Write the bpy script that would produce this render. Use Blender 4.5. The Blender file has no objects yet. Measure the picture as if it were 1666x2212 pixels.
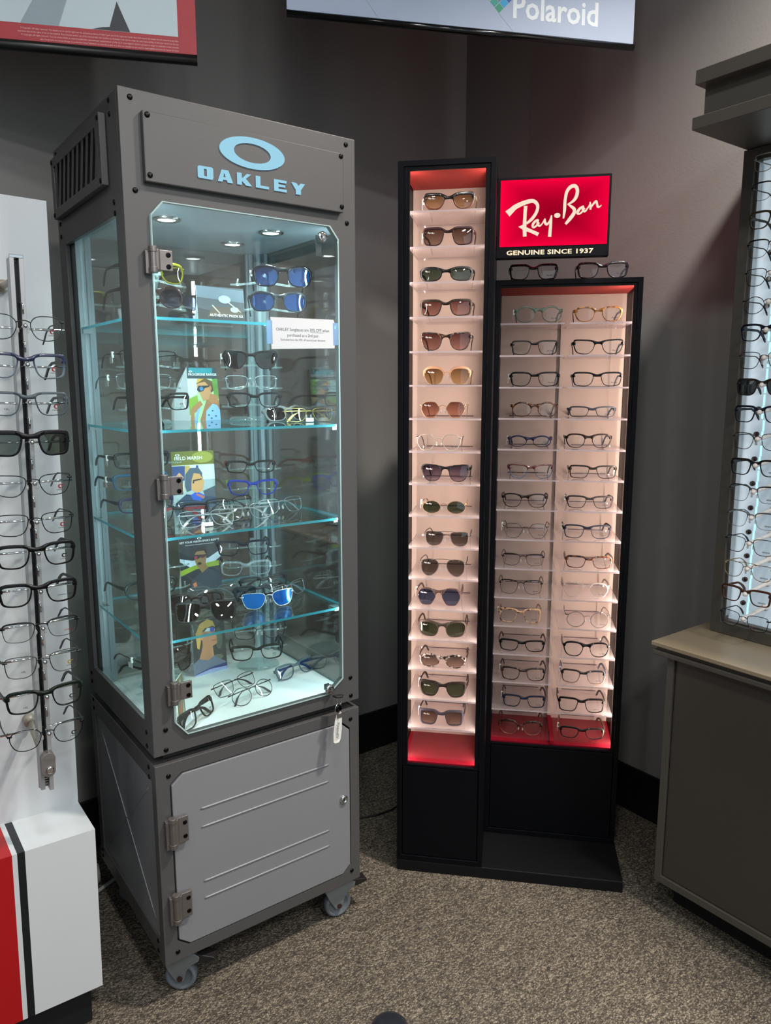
import bpy, math, random
from mathutils import Vector, Matrix
random.seed(7)
PI = math.pi
sc = bpy.context.scene
col = sc.collection
sin, cos = math.sin, math.cos

# ------------------------------------------------------------------ camera
F_PX, PITCH, YAW, ROLL = 1620.94, 0.1642, 0.6377, -0.0012
cam_d = bpy.data.cameras.new('camera')
cam_d.sensor_fit = 'VERTICAL'
cam_d.sensor_height = 24.0
cam_d.lens = F_PX / 2212.0 * 24.0
cam_d.clip_start = 0.05
cam = bpy.data.objects.new('camera', cam_d)
col.objects.link(cam)
fw = Vector((sin(YAW) * cos(PITCH), cos(YAW) * cos(PITCH), -sin(PITCH)))
rt = Vector((cos(YAW), -sin(YAW), 0)); up = rt.cross(fw)
rt2 = rt * cos(ROLL) + up * sin(ROLL); up2 = -rt * sin(ROLL) + up * cos(ROLL)
cam.matrix_world = Matrix(((rt2.x, up2.x, -fw.x, 0), (rt2.y, up2.y, -fw.y, 0), (rt2.z, up2.z, -fw.z, 1.408), (0, 0, 0, 1)))
sc.camera = cam

# ------------------------------------------------------------------ world, exposure, room lights
w = bpy.data.worlds.new('world'); sc.world = w; w.use_nodes = True
w.node_tree.nodes['Background'].inputs[0].default_value = (0.74, 0.89, 1.0, 1)
w.node_tree.nodes['Background'].inputs[1].default_value = 0.95
sc.view_settings.view_transform = 'Standard'
sc.view_settings.look = 'None'
sc.view_settings.exposure = 0.0
sc.view_settings.gamma = 1.0
sc.view_settings.use_curve_mapping = False
sc.cycles.max_bounces = 10
sc.cycles.diffuse_bounces = 3
sc.cycles.glossy_bounces = 4
sc.cycles.transmission_bounces = 4
sc.cycles.transparent_max_bounces = 28
sc.cycles.caustics_reflective = False
sc.cycles.caustics_refractive = False
sc.cycles.use_denoising = True
sc.cycles.sample_clamp_indirect = 4.0

CEIL_Z = 3.05
LAMPS = [(1.63, 0.36, 50, 1), (0.30, 0.35, 14, 0), (-1.0, 0.5, 10, 0), (0.3, -0.9, 20, 0), (-1.0, -1.2, 14, 0),
         (1.4, -1.4, 32, 0), (0.4, -2.4, 14, 0), (-1.4, -2.6, 10, 0), (1.6, -2.6, 12, 0)]

def lin(h):
    h = h.lstrip('#')
    o = []
    for i in (0, 2, 4):
        c = int(h[i:i + 2], 16) / 255
        o.append(c / 12.92 if c <= 0.04045 else ((c + 0.055) / 1.055) ** 2.4)
    return tuple(o)

# ------------------------------------------------------------------ materials
MATS = {}
class NT:
    def __init__(s, name):
        s.m = bpy.data.materials.new(name); s.m.use_nodes = True
        s.t = s.m.node_tree; s.t.nodes.clear()
        s.out = s.n('ShaderNodeOutputMaterial')
    def n(s, typ, **k):
        nd = s.t.nodes.new(typ)
        for a, v in k.items():
            if a.startswith('i_'): nd.inputs[a[2:].replace('_', ' ')].default_value = v
            else: setattr(nd, a, v)
        return nd
    def l(s, a, b): s.t.links.new(a, b)
    def math(s, op, a, b=None):
        nd = s.n('ShaderNodeMath', operation=op)
        for i, v in enumerate((a, b)):
            if v is None: continue
            if isinstance(v, (int, float)): nd.inputs[i].default_value = v
            else: s.l(v, nd.inputs[i])
        return nd.outputs[0]

def c4(c): return (c[0], c[1], c[2], 1)

def pbr(name, c, rough=0.5, metal=0.0, var=0.08, nscale=30, bump=0.0, bscale=400, coat=0.0, emit=0.0, ec=None, spec=0.5):
    if name in MATS: return MATS[name]
    if isinstance(c, str): c = lin(c)
    t = NT(name)
    p = t.n('ShaderNodeBsdfPrincipled')
    p.inputs['Roughness'].default_value = rough; p.inputs['Metallic'].default_value = metal
    p.inputs['Coat Weight'].default_value = coat; p.inputs['Specular IOR Level'].default_value = spec
    tc = t.n('ShaderNodeTexCoord')
    no = t.n('ShaderNodeTexNoise'); no.inputs['Scale'].default_value = nscale; no.inputs['Detail'].default_value = 4
    t.l(tc.outputs['Object'], no.inputs['Vector'])
    mx = t.n('ShaderNodeMix', data_type='RGBA')
    mx.inputs[6].default_value = c4([v * (1 - var) for v in c]); mx.inputs[7].default_value = c4([min(1, v * (1 + var)) for v in c])
    t.l(no.outputs['Fac'], mx.inputs[0]); t.l(mx.outputs[2], p.inputs['Base Color'])
    if bump:
        n2 = t.n('ShaderNodeTexNoise'); n2.inputs['Scale'].default_value = bscale; n2.inputs['Detail'].default_value = 3
        t.l(tc.outputs['Object'], n2.inputs['Vector'])
        b = t.n('ShaderNodeBump'); b.inputs['Strength'].default_value = bump; b.inputs['Distance'].default_value = 0.001
        t.l(n2.outputs['Fac'], b.inputs['Height']); t.l(b.outputs[0], p.inputs['Normal'])
    if emit:
        p.inputs['Emission Color'].default_value = c4(ec or c); p.inputs['Emission Strength'].default_value = emit
    t.l(p.outputs[0], t.out.inputs[0])
    MATS[name] = t.m
    return t.m

def schlick(t, f0, boost=1.0):
    g = t.n('ShaderNodeNewGeometry')
    d = t.n('ShaderNodeVectorMath', operation='DOT_PRODUCT')
    t.l(g.outputs['Incoming'], d.inputs[0]); t.l(g.outputs['Normal'], d.inputs[1])
    a = t.math('ABSOLUTE', d.outputs['Value'])
    x = t.math('POWER', t.math('SUBTRACT', 1.0, a), 5.0)
    r = t.math('ADD', t.math('MULTIPLY', x, (1 - f0) * boost), f0)
    return t.math('MINIMUM', r, 1.0)

def glass(name, tint=(1, 1, 1), f0=0.05, gloss=(1, 1, 1), rough=0.0, boost=0.8, grad=None, haze=0.0, hazec=(1, 1, 1)):
    """thin clear sheet: tinted transparency with a fresnel reflection; grad=(z0, z1, top colour, bottom colour)"""
    if name in MATS: return MATS[name]
    t = NT(name)
    tr = t.n('ShaderNodeBsdfTransparent'); tr.inputs[0].default_value = c4(tint)
    gl = t.n('ShaderNodeBsdfGlossy'); gl.inputs['Color'].default_value = c4(gloss); gl.inputs['Roughness'].default_value = rough
    if grad:
        tc = t.n('ShaderNodeTexCoord'); sx = t.n('ShaderNodeSeparateXYZ'); t.l(tc.outputs['Object'], sx.inputs[0])
        mr = t.n('ShaderNodeMapRange'); mr.inputs['From Min'].default_value = grad[0]; mr.inputs['From Max'].default_value = grad[1]
        t.l(sx.outputs['Z'], mr.inputs['Value'])
        mx = t.n('ShaderNodeMix', data_type='RGBA'); mx.inputs[6].default_value = c4(grad[3]); mx.inputs[7].default_value = c4(grad[2])
        t.l(mr.outputs[0], mx.inputs[0]); t.l(mx.outputs[2], tr.inputs[0])
    body = tr
    if haze:
        df = t.n('ShaderNodeBsdfDiffuse'); df.inputs[0].default_value = c4(hazec)
        tl = t.n('ShaderNodeBsdfTranslucent'); tl.inputs[0].default_value = c4(hazec)
        ad = t.n('ShaderNodeMixShader'); ad.inputs[0].default_value = 0.5
        t.l(df.outputs[0], ad.inputs[1]); t.l(tl.outputs[0], ad.inputs[2])
        hm = t.n('ShaderNodeMixShader'); hm.inputs[0].default_value = haze
        t.l(tr.outputs[0], hm.inputs[1]); t.l(ad.outputs[0], hm.inputs[2]); body = hm
    mx = t.n('ShaderNodeMixShader')
    t.l(schlick(t, f0, boost), mx.inputs[0]); t.l(body.outputs[0], mx.inputs[1]); t.l(gl.outputs[0], mx.inputs[2])
    t.l(mx.outputs[0], t.out.inputs[0])
    MATS[name] = t.m
    return t.m

def mottled(name, dark, light, scale=90, thr=0.5, rough=0.25):
    if name in MATS: return MATS[name]
    t = NT(name); p = t.n('ShaderNodeBsdfPrincipled'); p.inputs['Roughness'].default_value = rough; p.inputs['Coat Weight'].default_value = 0.12
    tc = t.n('ShaderNodeTexCoord'); no = t.n('ShaderNodeTexNoise'); no.inputs['Scale'].default_value = scale; no.inputs['Detail'].default_value = 2
    t.l(tc.outputs['Object'], no.inputs['Vector'])
    r = t.n('ShaderNodeValToRGB'); r.color_ramp.elements[0].position = thr - 0.05; r.color_ramp.elements[1].position = thr + 0.05
    r.color_ramp.elements[0].color = c4(lin(dark)); r.color_ramp.elements[1].color = c4(lin(light))
    t.l(no.outputs['Fac'], r.inputs[0]); t.l(r.outputs[0], p.inputs['Base Color']); t.l(p.outputs[0], t.out.inputs[0])
    MATS[name] = t.m
    return t.m

def gradient(name, top, bot, z0, z1, rough=0.25):
    if name in MATS: return MATS[name]
    t = NT(name); p = t.n('ShaderNodeBsdfPrincipled'); p.inputs['Roughness'].default_value = rough; p.inputs['Coat Weight'].default_value = 0.4
    tc = t.n('ShaderNodeTexCoord'); sx = t.n('ShaderNodeSeparateXYZ'); t.l(tc.outputs['Object'], sx.inputs[0])
    mr = t.n('ShaderNodeMapRange'); mr.inputs['From Min'].default_value = z0; mr.inputs['From Max'].default_value = z1
    t.l(sx.outputs['Z'], mr.inputs['Value'])
    mx = t.n('ShaderNodeMix', data_type='RGBA'); mx.inputs[6].default_value = c4(lin(bot)); mx.inputs[7].default_value = c4(lin(top))
    t.l(mr.outputs[0], mx.inputs[0]); t.l(mx.outputs[2], p.inputs['Base Color']); t.l(p.outputs[0], t.out.inputs[0])
    MATS[name] = t.m
    return t.m

def emis(name, c, s=1.0):
    if name in MATS: return MATS[name]
    if isinstance(c, str): c = lin(c)
    t = NT(name); e = t.n('ShaderNodeEmission'); e.inputs[0].default_value = c4(c); e.inputs[1].default_value = s
    t.l(e.outputs[0], t.out.inputs[0]); MATS[name] = t.m
    return t.m

def carpet_mat():
    t = NT('carpet'); p = t.n('ShaderNodeBsdfPrincipled'); p.inputs['Roughness'].default_value = 0.95; p.inputs['Specular IOR Level'].default_value = 0.1
    tc = t.n('ShaderNodeTexCoord')
    mp = t.n('ShaderNodeMapping'); mp.inputs['Rotation'].default_value = (0, 0, 0.15); mp.inputs['Scale'].default_value = (1, 1.45, 1)
    t.l(tc.outputs['Object'], mp.inputs[0])
    v = t.n('ShaderNodeTexVoronoi'); v.inputs['Scale'].default_value = 215
    t.l(mp.outputs[0], v.inputs['Vector'])
    n1 = t.n('ShaderNodeTexNoise'); n1.inputs['Scale'].default_value = 26; n1.inputs['Detail'].default_value = 3
    m2 = t.n('ShaderNodeMapping'); m2.inputs['Rotation'].default_value = (0, 0, 0.15); m2.inputs['Scale'].default_value = (0.6, 4.5, 1)
    t.l(tc.outputs['Object'], m2.inputs[0]); t.l(m2.outputs[0], n1.inputs['Vector'])
    sp = t.n('ShaderNodeSeparateColor'); t.l(v.outputs['Color'], sp.inputs[0])
    a = t.math('ADD', t.math('MULTIPLY', sp.outputs[0], 0.50), t.math('MULTIPLY', n1.outputs['Fac'], 0.50))
    r = t.n('ShaderNodeValToRGB')
    e = r.color_ramp.elements; e[0].position = 0.20; e[1].position = 0.82
    e[0].color = c4(lin('#4a4541')); e[1].color = c4(lin('#aa9f8d'))
    m = r.color_ramp.elements.new(0.50); m.color = c4(lin('#70675b'))
    t.l(a, r.inputs[0])
    dk = t.n('ShaderNodeMix', data_type='RGBA', blend_type='MULTIPLY'); dk.inputs[0].default_value = 1.0
    vr = t.n('ShaderNodeMapRange'); vr.inputs['From Min'].default_value = 0.1; vr.inputs['From Max'].default_value = 0.75
    vr.inputs['To Min'].default_value = 1.12; vr.inputs['To Max'].default_value = 0.50
    t.l(v.outputs['Distance'], vr.inputs['Value'])
    cb = t.n('ShaderNodeCombineColor')
    for i in range(3): t.l(vr.outputs[0], cb.inputs[i])
    t.l(r.outputs[0], dk.inputs[6]); t.l(cb.outputs[0], dk.inputs[7]); t.l(dk.outputs[2], p.inputs['Base Color'])
    b = t.n('ShaderNodeBump'); b.inputs['Strength'].default_value = 0.8; b.inputs['Distance'].default_value = 0.004; b.invert = True
    t.l(v.outputs['Distance'], b.inputs['Height']); t.l(b.outputs[0], p.inputs['Normal'])
    t.l(p.outputs[0], t.out.inputs[0])
    return t.m

# ------------------------------------------------------------------ mesh helpers
class MB:
    def __init__(s): s.v = []; s.f = []; s.mi = []
    def add(s, vs, fs, mi=0):
        o = len(s.v); s.v += [tuple(v) for v in vs]
        for f in fs: s.f.append(tuple(i + o for i in f)); s.mi.append(mi)
        return s
    def box(s, x0, x1, y0, y1, z0, z1, mi=0):
        return s.add([(x0, y0, z0), (x1, y0, z0), (x1, y1, z0), (x0, y1, z0), (x0, y0, z1), (x1, y0, z1), (x1, y1, z1), (x0, y1, z1)],
                     [(0, 3, 2, 1), (4, 5, 6, 7), (0, 1, 5, 4), (1, 2, 6, 5), (2, 3, 7, 6), (3, 0, 4, 7)], mi)
    def prism_y(s, pts, y0, y1, mi=0):
        """polygon in XZ (counter-clockwise seen from -Y) extruded along Y"""
        n = len(pts)
        vs = [(x, y0, z) for x, z in pts] + [(x, y1, z) for x, z in pts]
        fs = [tuple(range(n)), tuple(range(2 * n - 1, n - 1, -1))] + [(i, i + n, (i + 1) % n + n, (i + 1) % n) for i in range(n)]
        return s.add(vs, fs, mi)
    def prism_x(s, pts, x0, x1, mi=0):
        n = len(pts)
        vs = [(x0, y, z) for y, z in pts] + [(x1, y, z) for y, z in pts]
        fs = [tuple(range(n - 1, -1, -1)), tuple(range(n, 2 * n))] + [(i, (i + 1) % n, (i + 1) % n + n, i + n) for i in range(n)]
        return s.add(vs, fs, mi)
    def prism_z(s, pts, z0, z1, mi=0):
        n = len(pts)
        vs = [(x, y, z0) for x, y in pts] + [(x, y, z1) for x, y in pts]
        fs = [tuple(range(n - 1, -1, -1)), tuple(range(n, 2 * n))] + [(i, (i + 1) % n, (i + 1) % n + n, i + n) for i in range(n)]
        return s.add(vs, fs, mi)
    def ring_y(s, outer, inner, y0, y1, mi=0):
        """plate with a hole; outer and inner have the same number of points"""
        n = len(outer); vs = []
        for y in (y0, y1):
            vs += [(x, y, z) for x, z in outer] + [(x, y, z) for x, z in inner]
        fs = []
        for i in range(n):
            j = (i + 1) % n
            fs += [(i, j, n + j, n + i), (2 * n + j, 2 * n + i, 3 * n + i, 3 * n + j), (i, 2 * n + i, 2 * n + j, j), (n + j, 3 * n + j, 3 * n + i, n + i)]
        return s.add(vs, fs, mi)
    def ring_x(s, outer, inner, x0, x1, mi=0):
        m = MB().ring_y(outer, inner, 0, 1)
        o = len(s.v); s.v += [(x0 if v[1] == 0 else x1, v[0], v[2]) for v in m.v]
        for f in m.f: s.f.append(tuple(i + o for i in f)); s.mi.append(mi)
        return s
    def cyl(s, p0, p1, r0, r1=None, n=16, mi=0, caps=True):
        p0 = Vector(p0); p1 = Vector(p1); r1 = r0 if r1 is None else r1
        d = (p1 - p0).normalized(); a = d.orthogonal().normalized(); b = d.cross(a)
        vs = [p0 + (a * cos(2 * PI * i / n) + b * sin(2 * PI * i / n)) * r0 for i in range(n)] + [p1 + (a * cos(2 * PI * i / n) + b * sin(2 * PI * i / n)) * r1 for i in range(n)]
        fs = [(i, (i + 1) % n, (i + 1) % n + n, i + n) for i in range(n)]
        if caps: fs += [tuple(range(n - 1, -1, -1)), tuple(range(n, 2 * n))]
        return s.add(vs, fs, mi)
    def tube(s, pts, r, n=6, closed=False, mi=0):
        pts = [Vector(p) for p in pts]; m = len(pts); vs = []; ref = None
        for i in range(m):
            if closed: d = pts[(i + 1) % m] - pts[i - 1]
            else: d = pts[min(i + 1, m - 1)] - pts[max(i - 1, 0)]
            d.normalize()
            if ref is None: ref = d.orthogonal().normalized()
            a = (ref - d * ref.dot(d)).normalized(); ref = a; b = d.cross(a)
            rr = r[i] if isinstance(r, (list, tuple)) else r
            vs += [pts[i] + (a * cos(2 * PI * k / n) + b * sin(2 * PI * k / n)) * rr for k in range(n)]
        fs = []
        for i in range(m if closed else m - 1):
            j = (i + 1) % m
            fs += [(i * n + k, i * n + (k + 1) % n, j * n + (k + 1) % n, j * n + k) for k in range(n)]
        if not closed: fs += [tuple(range(n - 1, -1, -1)), tuple(range((m - 1) * n, m * n))]
        return s.add(vs, fs, mi)
    def lathe(s, prof, n=20, mi=0, axis='z', o=(0, 0, 0)):
        vs = []
        for r, h in prof:
            for k in range(n):
                a = 2 * PI * k / n; x, y = r * cos(a), r * sin(a)
                p = (x, y, h) if axis == 'z' else ((x, h, y) if axis == 'y' else (h, x, y))
                vs.append((p[0] + o[0], p[1] + o[1], p[2] + o[2]))
        fs = []
        for i in range(len(prof) - 1):
            fs += [(i * n + k, i * n + (k + 1) % n, (i + 1) * n + (k + 1) % n, (i + 1) * n + k) for k in range(n)]
        return s.add(vs, fs, mi)
    def xf(s, M):
        s.v = [tuple(M @ Vector(v)) for v in s.v]; return s
    def mesh(s, name, mats, smooth=False):
        me = bpy.data.meshes.new(name); me.from_pydata(s.v, [], s.f)
        if not isinstance(mats, (list, tuple)): mats = [mats]
        for m in mats: me.materials.append(m)
        if len(mats) > 1: me.polygons.foreach_set('material_index', s.mi)
        if smooth: me.polygons.foreach_set('use_smooth', [True] * len(me.polygons))
        me.update(); return me
    def build(s, name, mats, parent=None, smooth=False, bevel=0, fix=True):
        me = s.mesh(name, mats, smooth)
        if fix:
            import bmesh
            bm = bmesh.new(); bm.from_mesh(me); bmesh.ops.recalc_face_normals(bm, faces=bm.faces); bm.to_mesh(me); bm.free()
        o = bpy.data.objects.new(name, me); col.objects.link(o)
        if parent is not None: o.parent = parent
        if bevel:
            b = o.modifiers.new('bevel', 'BEVEL'); b.width = bevel; b.segments = 2; b.limit_method = 'ANGLE'
        return o

def link_mesh(name, me, parent=None, M=None):
    o = bpy.data.objects.new(name, me); col.objects.link(o)
    if parent is not None: o.parent = parent
    if M is not None: o.matrix_basis = M
    return o

def tag(o, label=None, cat=None, group=None, kind=None):
    if label: o['label'] = label
    if cat: o['category'] = cat
    if group: o['group'] = group
    if kind: o['kind'] = kind
    return o

def thing(name, M, label, cat, group=None):
    o = bpy.data.objects.new(name, None); col.objects.link(o); o.empty_display_size = 0.02
    o.matrix_basis = M
    return tag(o, label, cat, group)

def T(x, y, z): return Matrix.Translation((x, y, z))
def RX(a): return Matrix.Rotation(a, 4, 'X')
def RY(a): return Matrix.Rotation(a, 4, 'Y')
def RZ(a): return Matrix.Rotation(a, 4, 'Z')
FO = T(0.496, 1.5066, 0) @ RZ(-0.0049)
FR = T(1.229, 1.6037, 0) @ RZ(-0.804)
FC = T(1.6815, 1.0799, 0) @ RZ(-PI / 2)
FK = T(0.3757, 1.6944, 0) @ T(0, 0, 0.3) @ RY(0.018) @ T(0, 0, -0.3)

TXT = {}
def text_data(body, size, bold=0.0, shear=0.0, space=1.0, align='CENTER', sx=1.0, depth=0.0):
    k = (body, size, bold, shear, space, align, sx, depth)
    if k in TXT: return TXT[k]
    cu = bpy.data.curves.new('text', 'FONT'); cu.body = body; cu.size = size; cu.align_x = align; cu.offset = bold; cu.shear = shear
    cu.space_character = space; cu.resolution_u = 2; cu.extrude = depth
    o = bpy.data.objects.new('text', cu); col.objects.link(o)
    dg = bpy.context.evaluated_depsgraph_get(); dg.update()
    me = o.evaluated_get(dg).to_mesh()
    vs = [(v.co.x * sx, -v.co.z, v.co.y) for v in me.vertices]; fs = [tuple(p.vertices) for p in me.polygons]
    o.evaluated_get(dg).to_mesh_clear()
    bpy.data.objects.remove(o); bpy.data.curves.remove(cu)
    TXT[k] = (vs, fs); return TXT[k]
def text(mb, body, size, x=0, y=0, z=0, mi=0, **k):
    vs, fs = text_data(body, size, **k)
    return mb.add([(a + x, b + y, c + z) for a, b, c in vs], fs, mi)

def ribbon(mb, pts, y, mi=0, d=0.0006):
    """variable width stroke in XZ: pts = (x, z, width), smoothed"""
    P = []
    n = len(pts)
    for i in range(n - 1):
        p0, p1, p2, p3 = pts[max(i - 1, 0)], pts[i], pts[i + 1], pts[min(i + 2, n - 1)]
        for k in range(6):
            t = k / 6
            P.append([0.5 * ((2 * b) + (-a + c) * t + (2 * a - 5 * b + 4 * c - e) * t * t + (-a + 3 * b - 3 * c + e) * t ** 3) for a, b, c, e in zip(p0, p1, p2, p3)])
    P.append(list(pts[-1]))
    vs = []
    for i, (x, z, wd) in enumerate(P):
        a = P[max(i - 1, 0)]; b = P[min(i + 1, len(P) - 1)]
        dx, dz = b[0] - a[0], b[1] - a[1]; L = math.hypot(dx, dz) or 1
        nx, nz = -dz / L * wd / 2, dx / L * wd / 2
        vs += [(x + nx, y, z + nz), (x - nx, y, z - nz)]
    mb.add(vs, [(2 * i, 2 * i + 1, 2 * i + 3, 2 * i + 2) for i in range(len(P) - 1)], mi)

def ellipse(cx, cz, rx, rz, n=32, a0=0):
    return [(cx + rx * cos(a0 + 2 * PI * i / n), cz + rz * sin(a0 + 2 * PI * i / n)) for i in range(n)]

def disc(mb, cx, cz, rx, rz, y, mi=0, n=16):
    mb.add([(x, y, z) for x, z in ellipse(cx, cz, rx, rz, n)], [tuple(range(n))], mi)
def ringflat(mb, o, i, y, mi=0):
    n = len(o)
    mb.add([(x, y, z) for x, z in o] + [(x, y, z) for x, z in i], [(k, (k + 1) % n, (k + 1) % n + n, k + n) for k in range(n)], mi)
def poly(mb, pts, y, mi=0):
    mb.add([(x, y, z) for x, z in pts], [tuple(range(len(pts)))], mi)

def smooth_closed(cp, per=4):
    n = len(cp); out = []
    for i in range(n):
        p0, p1, p2, p3 = cp[i - 1], cp[i], cp[(i + 1) % n], cp[(i + 2) % n]
        for k in range(per):
            t = k / per
            out.append(tuple(0.5 * ((2 * b) + (-a + c) * t + (2 * a - 5 * b + 4 * c - d) * t * t + (-a + 3 * b - 3 * c + d) * t ** 3) for a, b, c, d in zip(p0, p1, p2, p3)))
    return out

# materials used throughout
M_frame = pbr('grey_powder_coat', '#555454', 0.42, 0.2, 0.03, 8, 0.15, 900)
M_door = pbr('light_grey_powder_coat', '#86878b', 0.42, 0.15, 0.04, 5, 0.12, 900)
M_bolt = pbr('black_screw', '#0a0a0b', 0.25, 0.6, 0.05)
M_cast = pbr('cast_metal', '#8a8482', 0.4, 0.8, 0.12, 60, 0.2, 300)
M_steel = pbr('brushed_steel', '#b5b6b6', 0.25, 1.0, 0.05)
M_chrome = pbr('chrome', '#d8dadb', 0.08, 1.0, 0.02)
M_post = pbr('satin_aluminium', '#7d8a90', 0.4, 0.6, 0.04, 12)
M_deck = pbr('white_marbled_laminate', '#d3d8d8', 0.25, 0, 0.05, 6)
M_glass = glass('clear_pane', (0.93, 0.97, 0.96), 0.07, boost=0.9)
M_backglass = glass('grey_back_pane', (0.93, 0.91, 0.88), 0.14, boost=0.9)
M_shelf = glass('shelf_glass', (0.93, 0.98, 0.97), 0.045, boost=0.9)
M_gedge = glass('glass_edge_cyan', (0.15, 0.5, 0.58), 0.10, (0.5, 0.95, 1), 0.15, haze=0.75, hazec=(0.10, 0.62, 0.78))
M_dedge = glass('door_edge_pale', (0.5, 0.8, 0.9), 0.15, (0.8, 1, 1), 0.1, haze=0.95, hazec=(0.80, 1.0, 1.0))
M_black = pbr('satin_black_steel', '#0b0c10', 0.42, 0.0, 0.05, 20, 0.05, 700, spec=0.10)
M_blackw = pbr('black_wood_grain', '#131315', 0.45, 0.0, 0.15, 60, spec=0.2)
M_rubber = pbr('grey_rubber', '#5f666c', 0.6)
M_darkplastic = pbr('dark_plastic', '#1c1a1a', 0.45)
M_white = pbr('white_laminate', '#c9cdd0', 0.22, 0, 0.02, 5)
M_red = pbr('red_laminate', '#a81016', 0.3, 0, 0.02)
M_stripe = pbr('black_stripe', '#14181c', 0.3)
M_paper = pbr('white_paper', '#d6dadd', 0.7, 0, 0.02)
M_ink = pbr('grey_ink', '#4a4f55', 0.7)
M_inkdark = pbr('black_ink', '#16161a', 0.6)
M_whiteink = pbr('white_ink', '#eef1f2', 0.6)
M_tape = glass('clear_tape', (0.55, 0.7, 0.85), 0.06, haze=0.45, hazec=(0.55, 0.75, 1.0))
M_clearplastic = glass('clear_acrylic', (0.90, 0.96, 0.96), 0.06, haze=0.13, hazec=(0.85, 1, 1))
M_tagw = pbr('white_tag', '#e8e8e2', 0.6)

# ------------------------------------------------------------------ the room
M_wall = pbr('dark_grey_wall_paint', '#83817f', 0.75, 0, 0.04, 3, 0.35, 160)
M_base = pbr('black_vinyl_base', '#0d0d10', 0.5)
WA, WB = 2.2589, 2.054
def struct(name, mb, m, **k): return tag(mb.build(name, m, **k), kind='structure')
struct('floor', MB().box(-3.0, WB + 0.1, -3.6, WA + 0.1, -0.05, 0), carpet_mat())
struct('ceiling', MB().box(-3.0, WB + 0.1, -3.6, WA + 0.1, CEIL_Z, CEIL_Z + 0.05), pbr('ceiling_white', '#bdbcb8', 0.9))
struct('wall_left', MB().box(-3.0, WB, WA, WA + 0.1, 0, CEIL_Z), M_wall)
struct('wall_right', MB().box(WB, WB + 0.1, -3.6, WA + 0.1, 0, CEIL_Z), M_wall)
struct('wall_far_left', MB().box(-3.1, -3.0, -3.6, WA + 0.1, 0, CEIL_Z), M_wall)
struct('baseboard_left', MB().box(-3.0, WB - 0.008, WA - 0.008, WA, 0, 0.159), M_base, bevel=0.003)
struct('baseboard_right', MB().box(WB - 0.008, WB, -3.6, WA - 0.008, 0, 0.159), M_base, bevel=0.003)

# ceiling downlights (above the frame, seen only as reflections)
def ceiling_light(x, y, pw, r):
    t = thing('ceiling_light', T(x, y, CEIL_Z), 'round recessed white ceiling downlight', 'ceiling light', 'round downlights recessed in the ceiling')
    MB().lathe([(0.105, 0), (0.105, -0.012), (0.085, -0.012), (0.08, 0)], 24).build('trim_ring', pbr('white_trim', '#dddddd', 0.5), t, True)
    ld = bpy.data.lights.new('downlight', 'AREA'); ld.shape = 'DISK'; ld.size = 0.18 if r else 0.24; ld.energy = pw; ld.color = (1.0, 0.91, 0.82) if r else (1.0, 0.99, 0.98)
    if r: ld.spread = 2.15
    lo = bpy.data.objects.new('lamp', ld); col.objects.link(lo); lo.parent = t; lo.location = (0, 0, -0.014)
for a in LAMPS: ceiling_light(*a)

# ------------------------------------------------------------------ eyewear
SH = {
 'rect': [(-.98, .50), (-.74, .88), (0, 1), (.8, .95), (1, .62), (.95, -.25), (.76, -.8), (.15, -1), (-.42, -.94), (-.80, -.5)],
 'square': [(-.98, .58), (-.72, .93), (0, 1), (.82, .97), (1, .72), (.96, -.32), (.78, -.85), (.1, -1), (-.40, -.96), (-.76, -.55)],
 'trap': [(-.98, .45), (-.68, .86), (0, .98), (.72, 1), (1, .82), (.93, 0), (.66, -.74), (.02, -1), (-.48, -.88), (-.84, -.32)],
 'round': [(cos(a * PI / 5 + .1), sin(a * PI / 5 + .1)) for a in range(10)],
 'panto': [(-.96, .4), (-.62, .88), (0, 1), (.66, .92), (1, .48), (.92, -.2), (.6, -.8), (0, -1), (-.58, -.82), (-.9, -.25)],
 'aviator': [(-.78, .72), (-.3, .98), (.4, .98), (.9, .75), (1, .15), (.86, -.5), (.42, -.95), (-.1, -.93), (-.58, -.52), (-.88, .12)],
 'navig': [(-.9, .75), (-.4, .95), (.4, 1), (.92, .88), (1, .3), (.9, -.5), (.5, -.96), (-.1, -1), (-.62, -.7), (-.9, 0)],
 'hex': [(-1, .15), (-.78, .62), (-.5, .95), (.1, 1), (.6, .93), (.86, .6), (1, .12), (.82, -.4), (.5, -.92), (0, -1), (-.45, -.92), (-.8, -.4)],
 'cat': [(-.95, .3), (-.62, .85), (0, .95), (.62, 1), (1, .86), (.95, .1), (.6, -.75), (0, -1), (-.58, -.8), (-.88, -.25)],
 'oval': [(cos(a * PI / 5), sin(a * PI / 5) * (1 if a < 6 else .95)) for a in range(10)],
 'wrap': [(-.95, .25), (-.7, .78), (0, 1), (.7, .92), (1, .55), (.97, -.2), (.68, -.85), (0, -1), (-.6, -.85), (-.9, -.35)],
}
CIRC = [(cos(k * PI / 3), sin(k * PI / 3)) for k in range(6)]
SLAB = [(0, -1), (0, 1), (.25, 1.0), (.8, .85), (1, .55), (1, -1)]

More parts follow.
